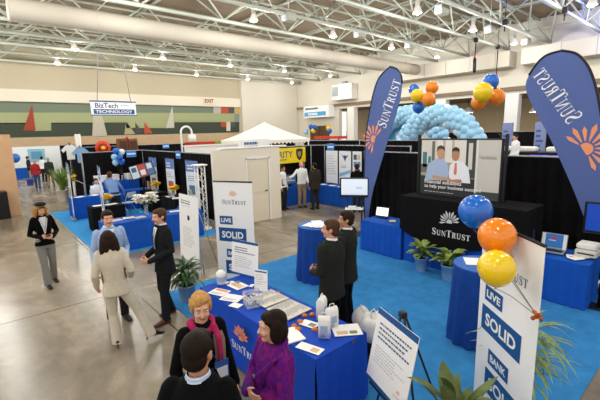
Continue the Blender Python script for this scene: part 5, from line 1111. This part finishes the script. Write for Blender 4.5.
    if collar:
        n_ = 18; R1 = .064*fw; vs = []
        for zz, rr in ((1.482, R1+.008), (1.510, R1+.001), (1.515, R1-.004), (1.486, R1+.012)):
            for i in range(n_):
                a_ = 2*PI*i/n_; dip = .018*max(0, math.sin(a_))**3; vs.append(lz((rr*math.cos(a_), -.012+rr*math.sin(a_)*1.02, zz-dip))*s)
        MB_ = MB(); MB_.add(vs, [[j*n_+i, j*n_+(i+1) % n_, (j+1)*n_+(i+1) % n_, (j+1)*n_+i] for j in range(3) for i in range(n_)], 0, True); MB_.build('collar', shirt or topm, t)
    # ---- trousers and shoes
    q = MB(); q.loft([(0, -.005*s, .80*s, .15*s, .11*s), (0, 0, .88*s, .168*s, .122*s), (0, 0, .96*s, .158*s, .112*s), (0, 0, 1.01*s, .148*s, .104*s)], n=20) if not seated else None
    for k in (-1, 1):
        hp = Vector((k*hipw, 0, .89)); kn, an = Vector(Lg[k]['k']), Vector(Lg[k]['a']); dn = (an-kn).normalized(); kr, ar = (.066, .074) if wide else (.072, .06)
        if seated: q.tube([(k*hipw*s, -.02*s, .89*s), kn*s], [.10*s, .08*s], n=12, round_ends=True)
        q.tube([hp*s, (hp*.5+kn*.5)*s, kn*s, (kn*.4+an*.6)*s, (an+dn*.035)*s], [.094*s, .082*s, kr*s, (kr*.4+ar*.6)*s, ar*s], n=14)
    if seated: q.loft([(0, -.02*s, .80*s, .17*s, .13*s), (0, 0, .9*s, .168*s, .13*s), (0, 0, .99*s, .15*s, .106*s)], n=20)
    remeshed(q, 'trousers', pm_, t, max(vox, .011)*s, 2)
    sm = mat('shoe leather '+shoes, shoes, .35)
    for k in (-1, 1):
        an = Vector(Lg[k]['a']); ff = Vector((*Lg[k]['f'], 0)).normalized(); ho = .05 if heel else 0
        b0 = Vector((an.x, an.y, an.z-.085)); mb = MB(); U = lambda f, r_, z_: (b0+ff*f+Vector((-ff.y, ff.x, 0))*r_+Vector((0, 0, z_)))*s
        mb.tube([U(-.05, 0, .045+ho), U(0, 0, .048+ho), U(.08, 0, .042+ho*.5), U(.15, 0, .03), U(.19, 0, .025)], [(.032*s, .03*s), (.038*s, .045*s), (.042*s, .036*s), (.044*s, .026*s), (.03*s, .018*s)], n=12, round_ends=True, up=(-ff.y, ff.x, 0))
        if heel: mb.tube([U(-.055, 0, .03+ho), U(-.06, 0, .0)], [.014*s, .008*s], n=6)
        else: mb.tube([U(-.06, 0, .008), U(.19, 0, .008)], [(.036*s, .008*s), (.038*s, .008*s)], n=8, up=(-ff.y, ff.x, 0))
        mb.build('shoe', sm, t)
    if extra: extra(t, s, lz, hd, chest, J)
    return t
suitm = mat('charcoal suit wool', '#1d1e22', .9, var=.15, scale=40, spec=.12); suitn = mat('near black suit wool', '#090a0d', .9, var=.2, scale=40, spec=.12); suitb = mat('dark olive grey suit wool', '#262824', .9, var=.15, scale=40, spec=.12)
shirtw = mat('white shirt cotton', '#eef0f2', .7); shirtb = mat('pale blue shirt cotton', '#9db6dc', .7, var=.06, scale=20); shirtb2 = mat('mid blue shirt cotton', '#6f8fc4', .7)
def lanyard(col, zb, card=None, cw=.09, ch=.12, band=None):
    def f(t, s, lz, hd, chest, J):
        for k in (-1, 1): chest([(1.44-(1.44-zb)*i/8, k*.07*(1-i/8)-.006, k*.07*(1-i/8)+.006) for i in range(9)], .018, 'lanyard', mat('lanyard '+col, col, .6), t)
        if card:
            c_ = chest([(zb-.005-ch*i/3, -cw/2, cw/2) for i in range(4)], .024, 'name_badge', mat('badge '+card, card, .5), t)
            if band: chest([(zb-.005-ch*(.25+.55*i/3), -cw*.4, cw*.4) for i in range(4)], .0255, 'badge_insert', mat('badge '+band, band, .5), c_)
    return f
# woman in the black cap, walking up the aisle
def cap(t, s, lz, hd, chest, J):
    lanyard('#dfe3e6', 1.12)(t, s, lz, hd, chest, J)
    m_ = MB(); m_.ball(hd((0, -.03, 1.735)), (.102*s, .108*s, .048*s), 18, 10); m_.build('cap', mat('black felt', '#0d0d0f', .9), t)
    MB().ball(hd((0, .068, 1.72)), (.062*s, .04*s, .012*s), 12, 6).build('cap_brim', mat('black felt', '#0d0d0f'), t)
px_, py_ = .90, 8.75
hw = person('woman in a black cap and black cardigan walking up the aisle looking at a phone', px_, py_, 12, 1.66, True, arms={1: dict(e=(.24, -.02, 1.12), w=(.09, .22, 1.08), d=(-.75, .65, .1), t=(-.2, .3, 1)), -1: dict(e=(-.24, -.02, 1.12), w=(-.10, .23, 1.06), d=(.75, .6, .1), t=(.2, .3, 1))},
    legs={1: dict(k=(.085, .09, .5), a=(.08, .14, .085), f=(0, 1)), -1: dict(k=(-.085, .02, .49), a=(-.10, -.16, .10), f=(-.1, 1))}, head=(0, -22, 0), hair=('long', 'gold'), top='sweater', topm=mat('black knit', '#09090b', .9, spec=.1), shirt=mat('grey white blouse', '#c9c9c6', .7), pants=mat('grey wool trousers', '#7d7a74', .85, var=.08, scale=30), wide=True, extra=cap, collar=False, hem=.88, vdepth=.3)
ph = MB().box((0, 0, 0), (.075, .15, .012), bev=.004).build('smartphone', black); M_ = hw.matrix_basis @ Vector((0, .30*1.66/1.75, 1.10*1.66/1.75)); ph.location = M_; ph.rotation_euler = (.5, 0, hw.rotation_euler.z); tag(ph, 'dark phone held by the woman in the black cap', 'phone')
# man in the pale blue shirt
bm = person('man in a pale blue open collar shirt facing the camera beside the grey suited woman', 1.46, 6.2, 14, 1.80, arms={1: dict(e=(.23, -.05, 1.13), w=(.255, .10, .90), d=(-.1, .35, -1), t=(-.4, 1, .3), curl=.9), -1: dict(e=(-.235, -.04, 1.13), w=(-.14, .22, 1.02), d=(.7, .6, 0), t=(.2, .2, 1))}, head=(-4, -4, 0), skin='fair', hair=('short', 'brown'), top='shirt', topm=shirtb, shirt=shirtw, vdepth=.13, pants=mat('black trousers', '#131316', .8))
M_ = bm.matrix_basis @ Vector((.30, .17, .80)); bg = thing('brown_pouch', 'brown pouch held low in the hand of the man in pale blue', 'pouch', M_, bm.rotation_euler.z); MB().ball((0, 0, 0), (.05, .10, .06), 14, 9).build('pouch_body', mat('brown leather', '#6a4126', .5), bg); MB().tube([(0, -.07, .04), (0, 0, .075), (0, .07, .04)], .009, n=6).build('pouch_strap', mat('brown leather', '#6a4126'), bg)
# woman in the pale suit seen from behind
gx, gy = 1.27, 5.36
person('woman in a pale beige trouser suit seen from behind with one leg stepping sideways', gx, gy, 176, 1.68, True, arms={1: dict(e=(.23, -.04, 1.14), w=(.20, .18, .98), d=(-.3, .9, .1), t=(-.3, .2, 1)), -1: dict(e=(-.225, -.05, 1.13), w=(-.25, .10, .92), d=(.1, .6, -.8), t=(.3, .8, .5))},
    legs={-1: dict(k=(-.08, .04, .5), a=(-.06, -.04, .12), f=(-.1, 1)), 1: dict(k=(.25, .03, .50), a=(.39, -.02, .12), f=(.9, .35))}, lean=(-.05, 0), head=(8, 0, 0), hair=('long', 'brown'), top='jacket', topm=mat('pale beige suit cloth', '#cfc4ae', .85, var=.06, scale=30), pants=mat('pale beige suit cloth', '#cfc4ae'), wide=True, heel=True, shoes='#100e0e', hem=.82, collar=True)
# dark suited man in profile
person('man in a charcoal suit in profile facing left beside the bushy plant', 2.08, 5.72, -68, 1.80, arms={1: dict(e=(.225, -.04, 1.13), w=(.10, .23, 1.02), d=(-.6, .75, 0), t=(-.1, .1, 1), curl=.9), -1: dict(e=(-.225, -.04, 1.13), w=(-.09, .25, 1.0), d=(.6, .75, 0), t=(.1, .1, 1), curl=.9)}, legs={1: dict(a=(.12, -.10, .09)), -1: dict(k=(-.11, .08, .49), a=(-.14, .10, .09))}, skin='fair', hair=('short', 'lightbrown'), topm=suitm, shirt=shirtw, tie=mat('blue tie', '#6f86ac', .5), pants=suitm, shoes='#5a2f18', head=(0, -4, 0))
# foreground trio
def scarf(t, s, lz, hd, chest, J):
    sc = mat('magenta scarf', '#a5124f', .85, var=.2, scale=18); m_ = MB()
    for k in range(20): a_ = 2*PI*k/20; m_.v
    pts = [lz((.085*math.cos(2*PI*i/16), -.01+.085*math.sin(2*PI*i/16), 1.465+.02*math.cos(2*PI*i/16*2)-.02*math.sin(2*PI*i/16)))*s for i in range(17)]
    m_.tube(pts, .03*s, n=10)
    for k, zl in ((-1, .84), (1, .92)): m_.tube([lz((k*.07, .07, 1.46))*s, lz((k*.085, .135, 1.38))*s, lz((k*.085, .155, 1.25))*s, lz((k*.08, .15, 1.1))*s, lz((k*.085, .17, zl))*s], [(.035*s, .025*s), (.042*s, .02*s), (.045*s, .014*s), (.045*s, .014*s), (.05*s, .012*s)], n=10, round_ends=True)
    remeshed(m_, 'scarf', sc, t, .008*s, 1)
    v_ = mat('taupe knit vest', '#8d7d6a', .9, var=.15, scale=40)
    for k in (-1, 1): chest([(1.41-.07*i, k*.045, k*(.15-.02*(i == 0))) for i in range(8)], .014, 'vest_front', v_, t)
    for k in (-1, 1): MB().tube([lz((k*.07, .145, 1.42))*s, lz((-.07+k*.02, .184, 1.2))*s], .004*s, n=5).build('lanyard', mat('lanyard blue', '#2458a0', .6), t)
    bx_ = MB().box(lz((-.07, .186, 1.13))*s, (.115*s, .008, .16*s)).build('name_badge', mat('badge blue', '#2a5fa5', .5), t); MB().box(lz((-.07, .193, 1.115))*s, (.09*s, .006, .085*s)).build('badge_insert', mat('badge white', '#e4e9ee', .5), bx_)
person('blonde woman in a magenta scarf with a blue name badge in the foreground group', 1.20, 2.62, 20, 1.70, True, arms={1: dict(e=(.23, -.02, 1.13), w=(.20, .16, .93), d=(-.3, .7, -.6), t=(0, .6, .8)), -1: dict(e=(-.205, -.03, 1.13), w=(-.22, .1, .90), d=(0, .4, -.9), t=(.2, .9, .3))}, head=(-16, -6, 0), skin='fair', hair=('tousled', 'blonde'), top='jacket', topm=mat('black knit coat', '#0a0a0c', .9, spec=.1), vox=.0075, collar=False, extra=scarf, hem=.7)
person('dark haired man in a black suit seen from behind in the foreground group', .83, 1.90, 160, 1.80, head=(-6, -6, 0), skin='tan', hair=('short', 'dark'), topm=suitn, shirt=mat('pale blue collar', '#c4d2e8', .7), pants=suitn, vox=.0075, build=.95, arms={1: dict(e=(.23, .0, 1.13), w=(.16, .2, 1.0), d=(-.5, .8, 0), t=(0, 0, 1)), -1: dict(e=(-.27, .0, 1.13), w=(-.2, .15, .95), d=(.3, .8, -.4), t=(0, .3, 1))})
def brooch(t, s, lz, hd, chest, J):
    sm_ = MATS_SHAWL; m_ = MB()
    for k in range(5): m_.tube([lz((-.15+.02*k, .06+.012*k, 1.44-.03*k))*s, lz((-.02, .15, 1.28-.035*k))*s, lz((.13, .12, 1.12-.045*k))*s, lz((.2, .02, 1.0-.05*k))*s], [.016*s, .02*s, .022*s, .016*s], n=8, round_ends=True)
    remeshed(m_, 'shawl_fold', sm_, t, .009*s, 2)
    m_ = MB(); pts = [lz((.08*math.cos(2*PI*i/16), -.012+.08*math.sin(2*PI*i/16), 1.46-.03*math.sin(2*PI*i/16)))*s for i in range(17)]; m_.tube(pts, .028*s, n=8); remeshed(m_, 'shawl_collar', sm_, t, .009*s, 1)
    sp, e, w_ = J[1]; d_ = (w_-e).normalized(); MB().tube([(w_-d_*.05)*s, (w_+d_*.012)*s], [.046*s, .044*s], n=14).build('cuff', mat('indigo cuff', '#1d1c66', .8), t)
    MB().ball(lz((.02, .165, 1.25))*s, (.018*s, .01*s, .018*s), 10, 7).build('brooch', mat('silver brooch', '#8c8478', .3, metal=.8), t)
MATS_SHAWL = shawl_material()
person('dark haired woman in a purple swirled shawl with folded arms by the blue table', 1.47, 2.05, -62, 1.66, True, arms={-1: dict(e=(-.215, .05, 1.11), w=(-.01, .15, 1.13), d=(1, .1, 0), t=(.1, .2, 1), curl=.7), 1: dict(e=(.215, .07, 1.15), w=(-.03, .245, 1.20), d=(-1, -.12, -.12), t=(0, .15, 1), curl=.5)}, head=(-10, 0, 0), skin='fair', hair=('bob', 'dark'), top='shawl', topm=MATS_SHAWL, vox=.0075, collar=False, extra=brooch, build=1.05, pants=mat('black trousers', '#131316'))
# two suited men by the papered cocktail table
person('suited man in profile facing left right behind the blue table', 3.31, 3.29, -126, 1.81, arms={1: dict(e=(.22, .0, 1.12), w=(.08, .22, 1.04), d=(-.7, .6, 0), t=(0, 0, 1)), -1: dict(e=(-.225, .0, 1.12), w=(-.1, .23, 1.05), d=(.7, .6, 0), t=(0, 0, 1))}, skin='pink', hair=('short', 'lightbrown'), topm=suitb, shirt=shirtw, tie=mat('dark tie', '#2c3450', .5), pants=suitn, build=1.14, head=(26, 0, 0))
person('second suited man standing behind the first one and looking left', 3.86, 3.53, -112, 1.80, head=(22, 0, 0), build=1.1, arms={1: dict(e=(.22, .0, 1.12), w=(.08, .22, 1.04), d=(-.7, .6, 0), t=(0, 0, 1)), -1: dict(e=(-.225, .0, 1.12), w=(-.1, .23, 1.05), d=(.7, .6, 0), t=(0, 0, 1))}, skin='tan', hair=('short', 'brown'), topm=suitb, shirt=shirtw, tie=mat('dark tie', '#2c3450'), pants=suitn)
# security booth
FAR = .014
person('bald man in a white polo shirt and khaki trousers pointing at the dark screen', 9.48, 10.95, 20, 1.78, arms={1: dict(e=(.36, .05, 1.22), w=(.55, .2, 1.2), d=(.7, .5, 0), t=(0, .2, 1)), -1: dict(e=(-.22, -.02, 1.13), w=(-.2, .15, .95))}, skin='pink', hair=('bald', 'grey'), top='shirt', topm=shirtw, pants=mat('khaki trousers', '#9a8562', .8), vox=FAR)
person('man in a dark brown jacket turned away beside the bald man', 9.58, 10.32, -150, 1.76, skin='tan', hair=('short', 'dark'), top='jacket', topm=mat('dark brown jacket', '#2a2018', .85), pants=mat('dark brown trousers', '#1e1813', .85), vox=FAR)
person('person in a white shirt half hidden behind the edge of the door wall', on_y(283, 180, 11.1).x, 11.1, 60, 1.68, fem=True, skin='tan', hair=('short', 'dark'), top='shirt', topm=shirtw, vox=FAR)
p = P(357, 164, 1.72); person('person in a dark jacket behind the monitor, looking at the display panels', p.x, p.y, 175, 1.74, skin='tan', hair=('short', 'brown'), top='jacket', topm=suitn, vox=FAR)
# rear booth and aisle
person('man in a mid blue shirt leaning over the black aisle table with his back turned', 3.55, 13.75, 165, 1.78, lean=(-.25, .35), arms={1: dict(w=(.2, .4, .95), e=(.22, .15, 1.15)), -1: dict(w=(-.2, .4, .95), e=(-.22, .15, 1.15))}, skin='tan', hair=('short', 'lightbrown'), top='shirt', topm=shirtb2, vox=FAR)
person('person with brown hair seated behind the blue aisle table', 3.55, 16.15, 10, 1.72, seated=True, z=-.40, legs={1: dict(k=(.1, .42, .92), a=(.1, .42, .52)), -1: dict(k=(-.1, .42, .92), a=(-.1, .42, .52))}, skin='fair', hair=('short', 'brown'), top='shirt', topm=shirtw, vox=FAR)
folding_chair('folding chair under the person seated behind the blue aisle table', 3.55, 16.25, view_rz(3.55, 16.25, 10))
person('person in a red sweater and blue jeans walking away down the aisle', 2.78, 26.45, 172, 1.68, fem=True, legs={1: dict(a=(.1, -.18, .11)), -1: dict(k=(-.09, .1, .5), a=(-.1, .15, .09))}, hair=('short', 'grey'), top='sweater', topm=mat('red sweater', '#a81f2a', .8), pants=mat('blue jeans', '#3a4f78', .8), vox=FAR)
t = thing('blue_bag', 'blue carrier bag hanging from the hand of the person in red', 'bag', (2.42, 26.35, .42)); MB().box((0, 0, 0), (.3, .12, .36), bev=.03).build('bag_body', mat('bag blue', '#26348c', .6), t); MB().tube([(-.08, 0, .17), (0, 0, .36), (.08, 0, .17)], .01, n=5).build('bag_handle', mat('bag blue', '#26348c'), t)
person('person in a dark jacket and khaki trousers walking beside the one in red', 3.5, 26.9, 178, 1.74, legs={1: dict(a=(.12, .14, .09)), -1: dict(a=(-.12, -.14, .1))}, hair=('short', 'grey'), topm=mat('dark green jacket', '#26302e', .8), pants=mat('khaki trousers', '#9a8562'), vox=FAR)
person('person in black standing by the far white booth wall', 2.92, 31.0, 90, 1.72, fem=True, hair=('short', 'dark'), topm=mat('black jacket', '#121214', .8), pants=mat('khaki trousers', '#9a8562'), vox=FAR)
person('dark haired person in white and black beyond the one in red', 3.6, 30.2, 150, 1.7, hair=('short', 'dark'), top='shirt', topm=shirtw, vox=FAR)
q = on_x(516, 134, 15.7); person('barkeeper in a white shirt at the far bar on the right', 15.7, q.y, -60, 1.75, hair=('short', 'dark'), top='shirt', topm=shirtw, vox=FAR, z=.86)
